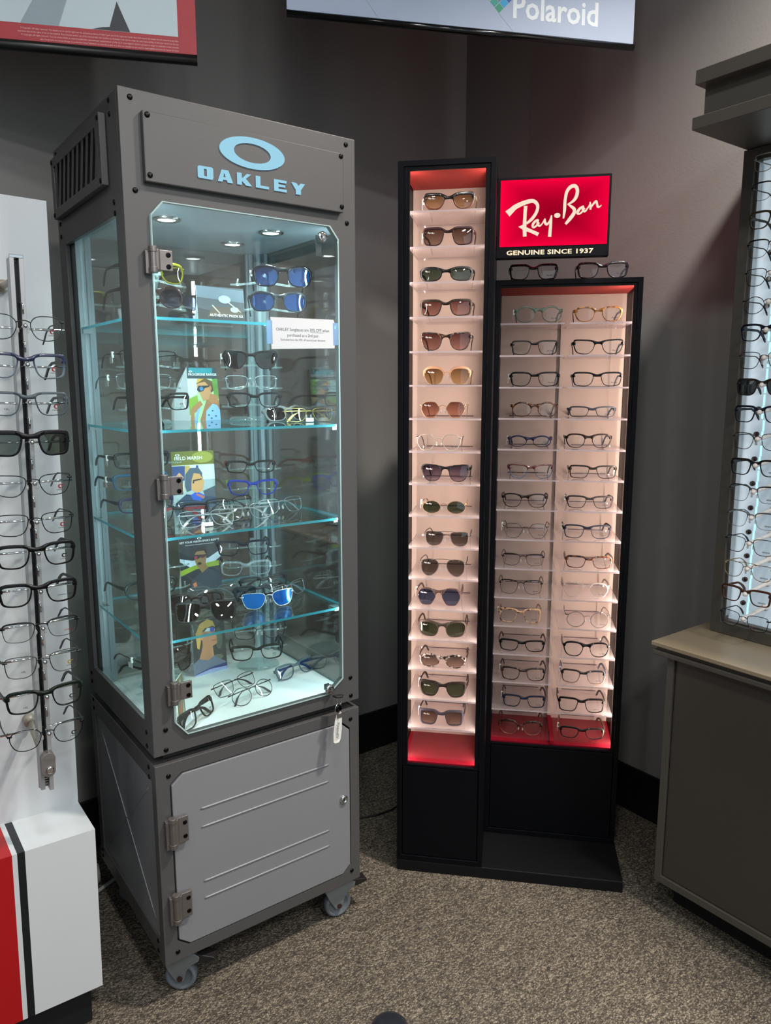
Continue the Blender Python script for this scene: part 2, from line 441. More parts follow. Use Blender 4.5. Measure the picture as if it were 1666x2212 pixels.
def sweep(mb, path, normals, prof, ta, tb, closed, bend, mi=0):
    """path in XZ with in-plane normals; prof (a, b): a along normal * ta, b along -Y * tb"""
    m = len(path); k = len(prof); vs = []
    for i in range(m):
        x, z = path[i]; nx, nz = normals[i]
        A = ta[i] if isinstance(ta, list) else ta; B = tb[i] if isinstance(tb, list) else tb
        for a, b in prof:
            px = x + nx * a * A; pz = z + nz * a * A
            vs.append((px, -b * B / 2 + bend(px), pz))
    fs = []
    for i in range(m if closed else m - 1):
        j = (i + 1) % m
        fs += [(i * k + q, i * k + (q + 1) % k, j * k + (q + 1) % k, j * k + q) for q in range(k)]
    if not closed: fs += [tuple(range(k)), tuple(range(m * k - 1, (m - 1) * k - 1, -1))]
    mb.add(vs, fs, mi)

def normals2(path, closed):
    n = len(path); out = []
    for i in range(n):
        a = path[i - 1] if (closed or i > 0) else path[i]; b = path[(i + 1) % n] if (closed or i < n - 1) else path[i]
        dx, dz = b[0] - a[0], b[1] - a[1]; L = math.hypot(dx, dz) or 1
        out.append((dz / L, -dx / L))
    return out

PRINTS = {}
def print_mesh(kind):
    if kind in PRINTS: return PRINTS[kind]
    mb = MB()
    if kind in ('rb', 'rw'):
        text(mb, 'Ray-Ban', 0.0054, shear=0.4)
        me = mb.mesh('lens_print', M_inkdark if kind == 'rb' else M_whiteink)
    elif kind in ('cr', 'cd', 'cg'):
        n = 12
        o = [(0.0042 * cos(a), 0.0045 + 0.0042 * sin(a)) for a in [1.0 + (2 * PI - 2.0) * i / n for i in range(n + 1)]]
        i_ = [(0.0009 + 0.0024 * cos(a), 0.0046 + 0.0024 * sin(a)) for a in [1.0 + (2 * PI - 2.0) * i / n for i in range(n + 1)]]
        mb.add([(x, 0, z) for x, z in o] + [(x, 0, z) for x, z in i_], [(k, k + 1, k + n + 2, k + n + 1) for k in range(n)], 0)
        poly(mb, [(0.001, 0.0072), (0.0075, 0.0086), (0.0055, 0.0066), (0.002, 0.0062)], 0, 0)
        text(mb, 'CARRERA', 0.0034, z=-0.0032, mi=1, bold=0.00008)
        c = {'cr': pbr('red_print', '#7e1420', 0.6), 'cd': M_inkdark, 'cg': pbr('gold_print', '#8f7c20', 0.6)}[kind]
        me = mb.mesh('lens_print', [c, M_ink])
    elif kind in ('cdu', 'ct', 'xl'):
        text(mb, {'cdu': 'CARRERA | DUCATI', 'ct': 'CARRERA', 'xl': '+XL'}[kind], 0.0036 if kind != 'xl' else 0.0052, bold=0.00006)
        me = mb.mesh('lens_print', M_inkdark if kind != 'ct' else pbr('red_print', '#7e1420', 0.6))
    elif kind == 'g':
        text(mb, 'GENESIS', 0.0050, bold=0.0001)
        me = mb.mesh('lens_print', M_inkdark)
    else:
        ringflat(mb, ellipse(0, 0.003, 0.0042, 0.0021, 16), ellipse(0, 0.003, 0.0024, 0.0012, 16), 0)
        text(mb, 'OAKLEY', 0.0026, z=-0.0026, bold=0.00005)
        me = mb.mesh('lens_print', M_inkdark)
    PRINTS[kind] = me
    return me

M_clearlens = glass('clear_lens', (0.95, 0.965, 0.96), 0.055, boost=0.7)
M_pad = glass('silicone_pad', (0.8, 0.8, 0.78), 0.06, haze=0.4)
def sunlens(name, top, bot, f0=0.07, gloss=(1, 1, 1)):
    return glass('lens_' + name, (1, 1, 1), f0, gloss, 0.0, 0.7, grad=(0.004, 0.040, lin(top), lin(bot)))
SUN = {
 'amber': sunlens('amber_gradient', '#8a6840', '#e8cfa8'), 'brown': sunlens('brown_gradient', '#6a5248', '#a89488'),
 'wine': sunlens('wine_gradient', '#754844', '#c09890'), 'tan': sunlens('tan_gradient', '#8f7048', '#dcc090'),
 'rust': sunlens('rust_gradient', '#885844', '#dca894'), 'green': sunlens('bottle_green', '#48563f', '#566349'),
 'teal': sunlens('deep_green', '#3c5444', '#647868'), 'grey': sunlens('smoke_grey', '#625e5a', '#706a64'),
 'violet': sunlens('violet_gradient', '#50405c', '#b0a0b4'), 'blue': sunlens('slate_blue', '#4c5880', '#5c6c90'),
 'greygrad': sunlens('grey_gradient', '#5c5852', '#b8a098'), 'dark': sunlens('near_black', '#17161a', '#1c1a20', 0.12),
 'mirror': glass('lens_blue_mirror', (0.03, 0.10, 0.3), 0.40, (0.10, 0.42, 1.0), 0.12, 0.5, haze=0.5, hazec=(0.01, 0.16, 0.80)),
 'mirror2': glass('lens_violet_blue_mirror', (0.08, 0.09, 0.16), 0.34, (0.30, 0.52, 1.0), 0.05, 0.8, haze=0.25, hazec=(0.03, 0.16, 0.62)),
 'yellow': sunlens('yellow_tint', '#8a8420', '#c8b840'), 'oldgreen': sunlens('moss_grey', '#4d5a4c', '#5a6656'),
}
PLASTIC = {}
def pl(c, rough=0.34, coat=0.08): return pbr('acetate_' + c.strip('#') + '_%d' % int(rough * 100), tuple(v * 0.62 for v in lin(c)), rough, 0, 0.03, 40, coat=0.0, spec=0.22)
def wire(c): return pbr('wire_' + c.strip('#'), tuple(v * 0.75 for v in lin(c)), 0.36, 0.7, 0.03)
TORT = mottled('tortoise', '#1c0e08', '#5e3416', 85)
TORTL = mottled('light_tortoise', '#3a2216', '#c9a07a', 80, 0.46)
TORTD = mottled('dark_tortoise', '#140c0a', '#4a2c1a', 85, 0.55)
TORTG = mottled('grey_tortoise', '#1e1712', '#a8988c', 120, 0.52)
HONEY = mottled('honey_tortoise', '#42220e', '#9a6428', 80, 0.45)

def eyewear(M, label, shape='rect', W=0.135, H=0.042, style='plastic', fm=None, tm=None, lens=None, t=0.0032, gap=0.0155, brow=False, k=1.1,
            folded=False, ptag=False, prnt=None, cat=None, group=None, tlen=0.125, lower=None, bz=0.35, droop=0.0, rows=None):
    fm = fm or pl('#111113'); tm = tm or fm
    sun = lens is not None
    name = 'sunglasses' if sun else 'eyeglasses'
    root = thing(name, M, label, cat or name, group)
    lm = SUN[lens] if sun else M_clearlens
    rim = t * 1.25 if style == 'plastic' else 0.0011
    ext = 0.0045 if style != 'plastic' else 0.003
    lw = (W - gap - 2 * ext - 4 * rim * (0.9 if style == 'plastic' else 0.5)) / 2
    lh = H - 2 * rim
    xc = gap / 2 + lw / 2 + rim
    zc = H / 2
    bend = lambda x: k * x * x
    out = smooth_closed(SH[shape], 3 if len(SH[shape]) > 10 else 4)
    fr = MB()
    zt = zc + lh * 0.30
    for s in (-1, 1):
        path = [(s * (xc + p[0] * lw / 2), zc + p[1] * lh / 2) for p in out]
        nn = normals2(path, True)
        # make the normals point outward
        if (path[0][0] - s * xc) * nn[0][0] + (path[0][1] - zc) * nn[0][1] < 0: nn = [(-a, -b) for a, b in nn]
        if style == 'plastic':
            ta = [rim * (0.58 + 0.80 * max(0, b) ** 1.5 + 0.45 * max(0, s * a)) for a, b in nn]
            sweep(fr, path, nn, SLAB, ta, 0.0038, True, bend)
        elif style == 'wire':
            sweep(fr, path, nn, CIRC, 0.0009, 0.0020, True, bend)
        else:
            idx = [i for i, p in enumerate(path) if p[1] > zc + lh * (0.02 if style == 'half' else -0.02)]
            # contiguous run over the top
            st = next(i for i in range(len(path)) if i in idx and (i - 1) % len(path) not in idx)
            run = [(st + i) % len(path) for i in range(len(idx))]
            pp = [path[i] for i in run]; pn = [nn[i] for i in run]
            L = len(run)
            if style == 'half': ta = [0.0006 + 0.0022 * sin(PI * i / (L - 1)) for i in range(L)]
            else: ta = [0.0014 + 0.0050 * sin(PI * (i + .4) / (L)) ** 0.7 for i in range(L)]
            sweep(fr, pp, pn, SLAB, ta, 0.0034, False, bend)
            lo = [path[i] for i in range(len(path))]
            sweep(fr, lo, nn, CIRC, 0.0006, 0.0012, True, bend, 1)
        # end piece reaching back to the hinge
        xe = s * (xc + lw / 2 + rim * 0.5)
        xo = s * (W / 2)
        hh = 0.0042 if style in ('plastic', 'club') else 0.0016
        y0 = bend(xe)
        vs = []
        for (xx, yy, h) in ((xe - s * 0.004, y0 - 0.0012, hh * .8), (xo - s * 0.001, bend(W / 2) - 0.001, hh), (xo, bend(W / 2) + 0.006, hh)):
            vs += [(xx, yy - 0.0008, zt - h), (xx, yy - 0.0008, zt + h), (xx - s * 0.0012, yy + 0.002, zt + h), (xx - s * 0.0012, yy + 0.002, zt - h)]
        fs = [(0, 1, 2, 3), (11, 10, 9, 8)]
        for q in (0, 4):
            fs += [(q + i, q + (i + 1) % 4, q + 4 + (i + 1) % 4, q + 4 + i) for i in range(4)]
        fr.add(vs, fs, 0)
    # bridge
    g2 = gap / 2 + rim * 1.4
    if style == 'plastic':
        pr_ = [(xc + p[0] * lw / 2, zc + p[1] * lh / 2) for p in out]
        ii = min(range(len(pr_)), key=lambda q: pr_[q][0]); top_i = max(range(len(pr_)), key=lambda q: pr_[q][1])
        up_ = []
        d_ = 1 if pr_[(ii + 1) % len(pr_)][1] > pr_[ii][1] else -1
        q = ii
        while q != top_i and len(up_) < len(pr_): up_.append(pr_[q]); q = (q + d_) % len(pr_)
        xi, zi = up_[0]
        def zr(x):
            for (xa, za), (xb, zb2) in zip(up_, up_[1:]):
                if xa <= x <= xb and xb > xa: return za + (zb2 - za) * (x - xa) / (xb - xa)
            return up_[-1][1]
        xm = xc - lw / 2 * 0.62
        ztc = zc + lh / 2 * (0.72 + bz * .4); zte = zr(xm) + rim * 1.35
        bh = 0.0052 + t * .6
        zb0 = ztc - bh
        N2 = 8; cols = []
        for i in range(-N2, N2 + 1):
            x = xm * i / N2; ax = abs(x)
            tp = ztc + (zte - ztc) * (0.5 - 0.5 * cos(PI * min(1, ax / xm)))
            if ax < xi - rim * .3: lo_z = zb0 - (zb0 - (zi - .0005)) * (ax / (xi - rim * .3)) ** 3
            else: lo_z = zr(max(ax, xi)) + rim * .35
            lo_z = min(lo_z, tp - .0004); cols.append((x, tp, lo_z))
        vs = []
        for x, tp, lz in cols:
            yb = bend(x)
            vs += [(x, yb + .0018, lz), (x, yb - .0022, lz + .0003), (x, yb - .0022, tp - .0005), (x, yb + .0018, tp)]
        fs = []
        for i in range(len(cols) - 1): fs += [(i * 4 + q, i * 4 + (q + 1) % 4, i * 4 + 4 + (q + 1) % 4, i * 4 + 4 + q) for q in range(4)]
        fs += [(0, 1, 2, 3), tuple(len(cols) * 4 - 1 - q for q in range(4))]
        fr.add(vs, fs, 0)
    else:
        zb = zc + lh / 2 * (0.42 if style != 'half' else 0.55)
        pts = [(-g2 + 2 * g2 * i / 8, 0) for i in range(9)]
        fr.tube([(x, bend(x) - 0.002 + 0.0022 * (abs(x) / g2) ** 2, zb + 0.0035 * (1 - (abs(x) / g2) ** 2)) for x, _ in pts], 0.0010 if style == 'wire' else 0.0013, 6)
        if brow:
            xb = xc * 0.9
            fr.tube([(-xb + 2 * xb * i / 10, bend(xb) - 0.001 - 0.001 * sin(PI * i / 10), zc + lh / 2 * 0.93 + 0.003 * sin(PI * i / 10)) for i in range(11)], 0.0009, 6)
    fr.build('frame_front', [fm, lower or fm], root, True)
    # nose pads
    if style != 'plastic':
        for s in (-1, 1):
            pm = MB()
            px = s * (gap / 2 - 0.0015)
            pm.tube([(s * (gap / 2 + 0.0005), bend(gap / 2), zc + 0.001), (s * (gap / 2 - 0.001), 0.006, zc + 0.002), (px, 0.007, zc - 0.002)], 0.0005, 5)
            pm.lathe([(0.0001, -0.006), (0.0022, -0.0045), (0.0028, -0.001), (0.0022, 0.003), (0.0001, 0.005)], 8, o=(px, 0.0075, zc - 0.004))
            pm.build('nose_pad', M_pad, root, True)
    # lenses
    lens_o = []
    for s in (-1, 1):
        path = [(s * (xc + p[0] * lw / 2), zc + p[1] * lh / 2) for p in out]
        n = len(path); lmsh = MB()
        rings = []
        for q in (1.0, 0.66, 0.33):
            rings += [(s * xc + (x - s * xc) * q, z_) for x, z_ in [(x, zc + (z - zc) * q) for x, z in path]]
        vs = [(x, bend(x) + 0.0003 - 0.0012 * (1 - ((x - s * xc) / (lw / 2)) ** 2) * (1 - ((z - zc) / (lh / 2)) ** 2 * 0.8), z) for x, z in rings]
        vs.append((s * xc, bend(s * xc) - 0.0009, zc))
        fs = []
        for q in range(2):
            fs += [(q * n + i, q * n + (i + 1) % n, (q + 1) * n + (i + 1) % n, (q + 1) * n + i) for i in range(n)]
        fs += [(2 * n + i, 2 * n + (i + 1) % n, 3 * n) for i in range(n)]
        lmsh.add(vs, fs)
        lens_o.append(lmsh.build('lens', lm, root, True))
    if prnt:
        if prnt == 'rw':
            link_mesh('lens_print', print_mesh('rw'), lens_o[0], T(-xc - lw * 0.17, bend(xc + lw * .3) - 0.0035, zc + lh * 0.24) @ RY(0.1))
        else:
            x = xc + lw * 0.16
            link_mesh('lens_print', print_mesh(prnt), lens_o[1], T(x, bend(x) - 0.003, zc - lh * (0.30 if prnt in ('rb', 'g') else 0.22)) @ RZ(0.1))
    # temples
    W2 = W / 2 - 0.0008
    ys = bend(W / 2) + 0.005
    drop = min(zt - 0.0012, 0.036) if not folded else min(zt - 0.0012, 0.030)
    th = 0.0026 if style in ('plastic', 'club') else 0.0016
    h0, h1, h2 = (0.0085, 0.0052, 0.0068) if style in ('plastic', 'club') else (0.0030, 0.0022, 0.0052)
    for s in (-1, 1):
        pts = [(0, 0, h0), (0.012, 0.0002, h0 * .95), (0.035, 0.0006, h1 * 1.1), (0.065, 0.0004, h1), (tlen * .70, -0.0006, h1 * .95),
               (tlen * .80, -0.006, h1 * 1.05), (tlen * .88, -drop * 0.42, h2), (tlen * .95, -drop * 0.75, h2 * 1.02), (tlen, -drop * 0.95, h2 * .7), (tlen + .001, -drop * 0.98, h2 * .2)]
        tmb = MB(); vs = []
        for i, (d, dz, h) in enumerate(pts):
            a = pts[max(i - 1, 0)]; b = pts[min(i + 1, len(pts) - 1)]
            L = math.hypot(b[0] - a[0], b[1] - a[1]); uy, uz = -(b[1] - a[1]) / L, (b[0] - a[0]) / L
            if folded:
                yy = 0.003 if s < 0 else 0.0075
                yb = bend(W / 2) + yy + 0.002
                bx = lambda dd: s * (W2 - 0.001 - dd)
                for e in (-1, 1):
                    for u in (-1, 1):
                        vs.append((bx(d) + -s * uy * u * h / 2, yb + e * th / 2, zt + dz + uz * u * h / 2))
            else:
                splay = s * (W2 + 0.003 * sin(min(1, d / 0.05) * PI / 2) - 0.012 * (d / tlen) ** 2)
                for e in (-1, 1):
                    for u in (-1, 1):
                        vs.append((splay + e * th / 2, ys + d + uy * u * h / 2, zt + dz + uz * u * h / 2))
        m = len(pts); fs = []
        for i in range(m - 1):
            q = i * 4
            for (a, b) in ((0, 1), (1, 3), (3, 2), (2, 0)): fs.append((q + a, q + b, q + 4 + b, q + 4 + a))
        fs += [(0, 2, 3, 1), (m * 4 - 4, m * 4 - 3, m * 4 - 1, m * 4 - 2)]
        tmb.add(vs, fs)
        to = tmb.build('temple', tm, root, False)
        if ptag and s == -1:
            g = MB()
            if folded: g.box(-0.012, 0.010, -0.001, -0.0004, 0.0005, 0.0095)
            else: g.box(s * (W2 + .003) - 0.0025, s * (W2 + .003) - 0.0020, ys + 0.018, ys + 0.036, zt - 0.020, zt - 0.007); g.box(s * (W2 + .003) - 0.0026, s * (W2 + .003) + 0.0026, ys + 0.022, ys + 0.027, zt - 0.008, zt + 0.0055)
            g.build('price_tag', M_tagw, to)
    return root

# ================================================================== the tall grey wheeled display cabinet
CW, CD = 0.532, 0.497
cab = thing('display_cabinet', FO, 'tall grey metal and glass eyewear cabinet on casters, lit inside, beside the white panel', 'display cabinet')
Z0, Z1, Z2, Z3 = 0.1175, 0.5997, 0.622, 1.964
DOOR = [(0.075, 0.658), (0.440, 0.658), (0.482, 0.690), (0.482, 1.741), (0.460, 1.768), (0.073, 1.768), (0.049, 1.741), (0.049, 0.690)]
def rect8(x0, x1, z0, z1):
    return [(x0, z0), (x1, z0), (x1, z0 + 0.001), (x1, z1 - 0.001), (x1, z1), (x0, z1), (x0, z1 - 0.001), (x0, z0 + 0.001)]
def inset(P, d):
    cx = sum(p[0] for p in P) / len(P); cz = sum(p[1] for p in P) / len(P)
    return [(x + (d if x < cx else -d), z + (d if z < cz else -d)) for x, z in P]
# upper body: front sheet with chamfered opening, left sheet with window, right and back stiles, hood
fb = MB()
fb.ring_y(rect8(0, CW, Z2, Z3), DOOR, 0.0, 0.012)
fb.build('front_sheet', M_frame, cab, bevel=0.0015)
SW = [(0.050, 0.690), (0.440, 0.690), (0.440, 1.743), (0.050, 1.743)]
lb = MB()
lb.ring_x([(0.012, Z2), (CD, Z2), (CD, Z3), (0.012, Z3)], SW, 0.0, 0.010)
lb.build('side_sheet', M_frame, cab, bevel=0.0012)
rb_ = MB()
rb_.ring_x([(0.012, Z2), (CD, Z2), (CD, 1.79), (0.012, 1.79)], [(0.045, 0.69), (0.452, 0.69), (0.452, 1.743), (0.045, 1.743)], CW - 0.010, CW)
rb_.box(CW - 0.010, CW, 0.012, CD, 1.79, Z3)
rb_.build('side_sheet', M_frame, cab, bevel=0.0012)
bk = MB()
bk.ring_y([(0.010, Z2), (CW - .010, Z2), (CW - .010, 1.79), (0.010, 1.79)], [(0.055, 0.69), (CW - .055, 0.69), (CW - .055, 1.743), (0.055, 1.743)], CD - 0.010, CD)
bk.box(0.010, CW - .010, CD - 0.010, CD, 1.79, Z3)
bk.build('back_sheet', M_frame, cab)
MB().box(0.010, CW - .010, 0.012, CD - .010, Z3 - 0.012, Z3 - 0.002).build('top_sheet', M_frame, cab)
MB().box(0.011, CW - .011, 0.013, CD - .011, 1.770, 1.778).build('inner_ceiling', pbr('inner_ceiling_grey', '#86929a', 0.3, 0.1), cab)
MB().box(0.011, CW - .011, 0.013, CD - .011, 0.625, 0.637).build('deck', M_deck, cab)
# panes
MB().box(0.0105, 0.0145, 0.045, 0.450, 0.685, 1.748).build('side_pane', M_glass, cab)
MB().box(CW - .0145, CW - .0105, 0.040, 0.458, 0.637, 1.770).build('side_pane', M_backglass, cab)
MB().box(0.045, CW - .045, 0.458, 0.462, 0.637, 1.770).build('back_pane', M_backglass, cab)
# corner posts: extruded profiles inside the back corners
for cx, sx in ((0.013, 1), (CW - 0.013, -1)):
    p = MB()
    p.box(min(cx, cx + sx * .040), max(cx, cx + sx * .040), 0.446, 0.456, 0.637, 1.770)
    p.box(min(cx, cx + sx * .010), max(cx, cx + sx * .010), 0.410, 0.446, 0.637, 1.770)
    p.cyl((cx + sx * .018, 0.436, 0.637), (cx + sx * .018, 0.436, 1.770), 0.011, n=14)
    p.box(min(cx + sx * .040, cx + sx * .047), max(cx + sx * .040, cx + sx * .047), 0.449, 0.458, 0.637, 1.770)
    p.build('corner_post', M_post, cab, bevel=0.0008)
# vertical led tubes behind the front stiles
for lx, ang in ((0.030, 0.55), (CW - 0.030, -0.55)):
    h = MB().box(lx - .008, lx + .008, 0.0125, 0.0165, 0.66, 1.76).build('led_housing', M_steel, cab)
    ld = bpy.data.lights.new('led_tube', 'AREA'); ld.shape = 'RECTANGLE'; ld.size = 0.010; ld.size_y = 1.08; ld.energy = 5.2; ld.color = (0.74, 0.95, 1.0)
    lo = bpy.data.objects.new('led_tube', ld); col.objects.link(lo); lo.parent = h
    lo.matrix_basis = T(lx, 0.0175, 1.21) @ RZ(-ang) @ RX(PI / 2)
# puck lamps in the inner ceiling
for px, py in ((0.140, 0.150), (0.390, 0.145), (0.378, 0.330)):
    k = MB().lathe([(0.030, 0), (0.030, -0.003), (0.024, -0.005), (0.020, -0.002)], 24, o=(px, py, 1.770)).build('puck_lamp', M_steel, cab, True)
    MB().lathe([(0.0001, 0), (0.019, 0)], 20, o=(px, py, 1.7672)).build('diffuser', emis('puck_glow', (0.85, 1.0, 0.97), 6), k)
    ld = bpy.data.lights.new('puck', 'SPOT'); ld.energy = 9; ld.spot_size = 2.4; ld.spot_blend = 0.6; ld.shadow_soft_size = 0.018; ld.color = (0.78, 0.97, 1.0)
    lo = bpy.data.objects.new('puck', ld); col.objects.link(lo); lo.parent = k; lo.location = (px, py, 1.762)
# glass shelves: faces clear, edges cyan
for z in (1.545, 1.315, 1.086, 0.858):
    s = MB(); x0, x1, y0, y1, zt = 0.016, CW - .016, 0.030, 0.455, z + .006
    s.add([(x0, y0, z), (x1, y0, z), (x1, y1, z), (x0, y1, z), (x0, y0, zt), (x1, y0, zt), (x1, y1, zt), (x0, y1, zt)],
          [(0, 3, 2, 1), (4, 5, 6, 7)], 0)
    s.add([(x0, y0, z), (x1, y0, z), (x1, y1, z), (x0, y1, z), (x0, y0, zt), (x1, y0, zt), (x1, y1, zt), (x0, y1, zt)],
          [(0, 1, 5, 4), (1, 2, 6, 5), (2, 3, 7, 6), (3, 0, 4, 7)], 1)
    so = s.build('glass_shelf', [M_shelf, M_gedge], cab)
    for cx, cy in ((0.018, 0.405), (0.492, 0.435), (0.018, 0.06), (0.492, 0.045)):
        MB().box(cx, cx + .022, cy, cy + .030, z - .008, z).build('shelf_bracket', M_post, so)
    MB().cyl((0.020, 0.425, z + .022), (0.028, 0.425, z + .022), 0.006, n=10).build('shelf_clip', M_clearplastic, so)
# door: frameless glass with chamfered corners
dm = MB(); IN = inset(DOOR, 0.0012); n8 = len(DOOR)
dm.add([(x, -0.0065, z) for x, z in DOOR] + [(x, -0.0005, z) for x, z in DOOR], [tuple(range(n8)), tuple(range(2 * n8 - 1, n8 - 1, -1))], 0)
dm.add([(x, -0.0065, z) for x, z in DOOR] + [(x, -0.0005, z) for x, z in DOOR] + [(x, -0.0067, z) for x, z in DOOR] + [(x, -0.0067, z) for x, z in inset(DOOR, 0.0020)],
       [(i, i + n8, (i + 1) % n8 + n8, (i + 1) % n8) for i in range(n8)] + [(2 * n8 + i, 2 * n8 + (i + 1) % n8, 3 * n8 + (i + 1) % n8, 3 * n8 + i) for i in range(n8)], 1)
door = dm.build('glass_door', [M_glass, M_dedge], cab, fix=False)
def hinge(x0, zc, h, par, w=0.044):
    m = MB()
    m.cyl((x0 + .004, -0.014, zc - h / 2), (x0 + .004, -0.014, zc + h / 2), 0.0075, n=14)
    m.cyl((x0 + .004, -0.014, zc - h / 2 - .002), (x0 + .004, -0.014, zc - h / 2 + .009), 0.0088, n=14)
    m.cyl((x0 + .004, -0.014, zc + h / 2 - .009), (x0 + .004, -0.014, zc + h / 2 + .002), 0.0088, n=14)
    m.box(x0 - .010, x0 + .003, -0.012, 0.0, zc - h / 2 - .004, zc + h / 2 - .006)
    m.prism_z([(x0 + .004, -0.020), (x0 + .014, -0.019), (x0 + .018, -0.013), (x0 + w, -0.013), (x0 + w, -0.0066), (x0 + .006, -0.0066)], zc - h / 2 + .004, zc + h / 2 - .003)
    o = m.build('hinge', M_cast, par, bevel=0.001)
    for dz in (-h * .24, h * .24):
        MB().lathe([(0.0050, -0.0120), (0.0050, -0.0134), (0.0040, -0.0136), (0.0001, -0.0134)], 12, axis='y', o=(x0 + w * .80, -0.0006, zc + dz)).build('screw', M_bolt, o, True)
for zc in (1.655, 1.208, 0.762): hinge(0.043, zc, 0.046, cab)
# screw heads
def screw(x, z, y=0.0, side=False, par=None):
    m = MB(); m.lathe([(0.0001, -0.0026), (0.0030, -0.0026), (0.0050, -0.0018), (0.0056, 0.0004)], 14, axis='y' if not side else 'x', o=(x, y, z) if not side else (0, x, z))
    m.build('screw', M_bolt, par or cab, True)
for x, z in ((.023, 1.948), (.508, 1.949), (.024, 1.782), (.509, 1.780), (.028, .679), (.027, .633), (.507, .684), (.508, .636)): screw(x, z)
for y, z in ((.055, 1.953), (.055, 1.928), (.056, 1.767), (.054, 1.746), (.474, 1.952), (.470, 1.927), (.474, 1.818), (.474, 1.795), (.474, 1.766), (.470, .667), (.470, .644), (.041, .666), (.042, .634)):
    screw(y, z, side=True)
# header plate with the lit emblem and lettering
hp = MB().prism_y([(0.040, 1.798), (0.491, 1.798), (0.492, 1.924), (0.040, 1.926)], -0.015, -0.0005).build('header_plate', M_frame, cab, bevel=0.002)
for x, z in ((.049, 1.918), (.485, 1.917), (.049, 1.810), (.486, 1.810)):
    MB().lathe([(0.0001, -0.0026), (0.0030, -0.0026), (0.0050, -0.0018), (0.0056, 0.0004)], 14, axis='y', o=(x, -0.015, z)).build('screw', M_bolt, hp, True)
M_logo = emis('backlit_ice_blue', lin('#9ed4ea'), 1.0)
lg = MB()
lg.ring_y(ellipse(0.267, 1.8855, 0.0735, 0.0300, 48), ellipse(0.2665, 1.8855, 0.0425, 0.0190, 48), -0.0185, -0.0152)
lg.build('emblem', M_logo, hp)
def letters(mb, x0, z0, h, step, y0, y1):
    W_ = 1.42
    L = {
     'O': [],
     'A': [[(0, 0), (.38, 1), (1.0, 1), (.62, 1), (.42, 0)], [(.38, 1), (1.0, 1), (1.42, 0), (.95, 0), (.66, .72)], [(.3, .18), (1.05, .18), (1.0, .38), (.42, .38)]],
     'K': [[(0, 0), (.42, 0), (.42, 1), (0, 1)], [(.38, .42), (.95, 1), (1.36, 1), (.72, .46), (.38, .30)], [(.50, .62), (.78, .62), (1.42, 0), (.92, 0), (.40, .42)]],
     'L': [[(0, 0), (.42, 0), (.42, 1), (0, 1)], [(.4, 0), (1.3, 0), (1.3, .20), (.4, .20)]],
     'E': [[(0, 0), (.42, 0), (.42, 1), (0, 1)], [(.4, 0), (1.3, 0), (1.3, .20), (.4, .20)], [(.4, .41), (1.15, .41), (1.15, .59), (.4, .59)], [(.4, .80), (1.3, .80), (1.3, 1), (.4, 1)]],
     'Y': [[(.46, 0), (.96, 0), (.96, .5), (.46, .5)], [(0, 1), (.46, 1), (.96, .48), (.46, .40)], [(.96, 1), (1.42, 1), (.96, .40), (.50, .48)]],
    }
    for i, ch in enumerate('OAKLEY'):
        ox = x0 + i * step
        if ch == 'O':
            o = [(.10, 0), (1.32, 0), (1.42, .10), (1.42, .90), (1.32, 1), (.10, 1), (0, .90), (0, .10)]
            q = [(.56, .18), (.84, .18), (.86, .20), (.86, .80), (.84, .82), (.56, .82), (.54, .80), (.54, .20)]
            mb.ring_y([(ox + a * h, z0 + b * h) for a, b in o], [(ox + a * h, z0 + b * h) for a, b in q], y0, y1)
        else:
            for P in L[ch]: mb.prism_y([(ox + a * h, z0 + b * h) for a, b in P], y0, y1)
lt = MB(); letters(lt, 0.1455, 1.8205, 0.0225, 0.0424, -0.0180, -0.0152); lt.build('lettering', M_logo, hp)
# louvred vent on the left of the hood
vent = MB().ring_x([(0.080, 1.803), (0.470, 1.803), (0.470, 1.937), (0.080, 1.937)], [(0.112, 1.824), (0.448, 1.824), (0.448, 1.916), (0.112, 1.916)], -0.014, -0.0005).build('vent_panel', M_frame, cab, bevel=0.0015)
MB().box(-0.004, -0.0012, 0.10, 0.46, 1.815, 1.925).build('vent_backing', pbr('vent_black', '#050506', 0.8), vent)
for i in range(10):
    y = 0.0855 + i * 0.0367
    MB().prism_x([(y + .033, 1.818), (y + 0.0470, 1.818), (y + 0.0140, 1.922), (y, 1.922)], -0.0128, -0.0118).build('louvre', M_frame, vent)
for y, z in ((.088, 1.928), (.461, 1.928), (.088, 1.811), (.461, 1.811)):
    MB().lathe([(0.0001, -0.0026), (0.0030, -0.0026), (0.0050, -0.0018), (0.0056, 0.0004)], 12, axis='x', o=(-0.014, y, z)).build('screw', M_bolt, vent, True)
# neck between the two boxes
MB().box(0.030, CW - .030, 0.030, CD - .03, Z1, Z2).build('neck', pbr('neck_dark', '#35342f', 0.6), cab)
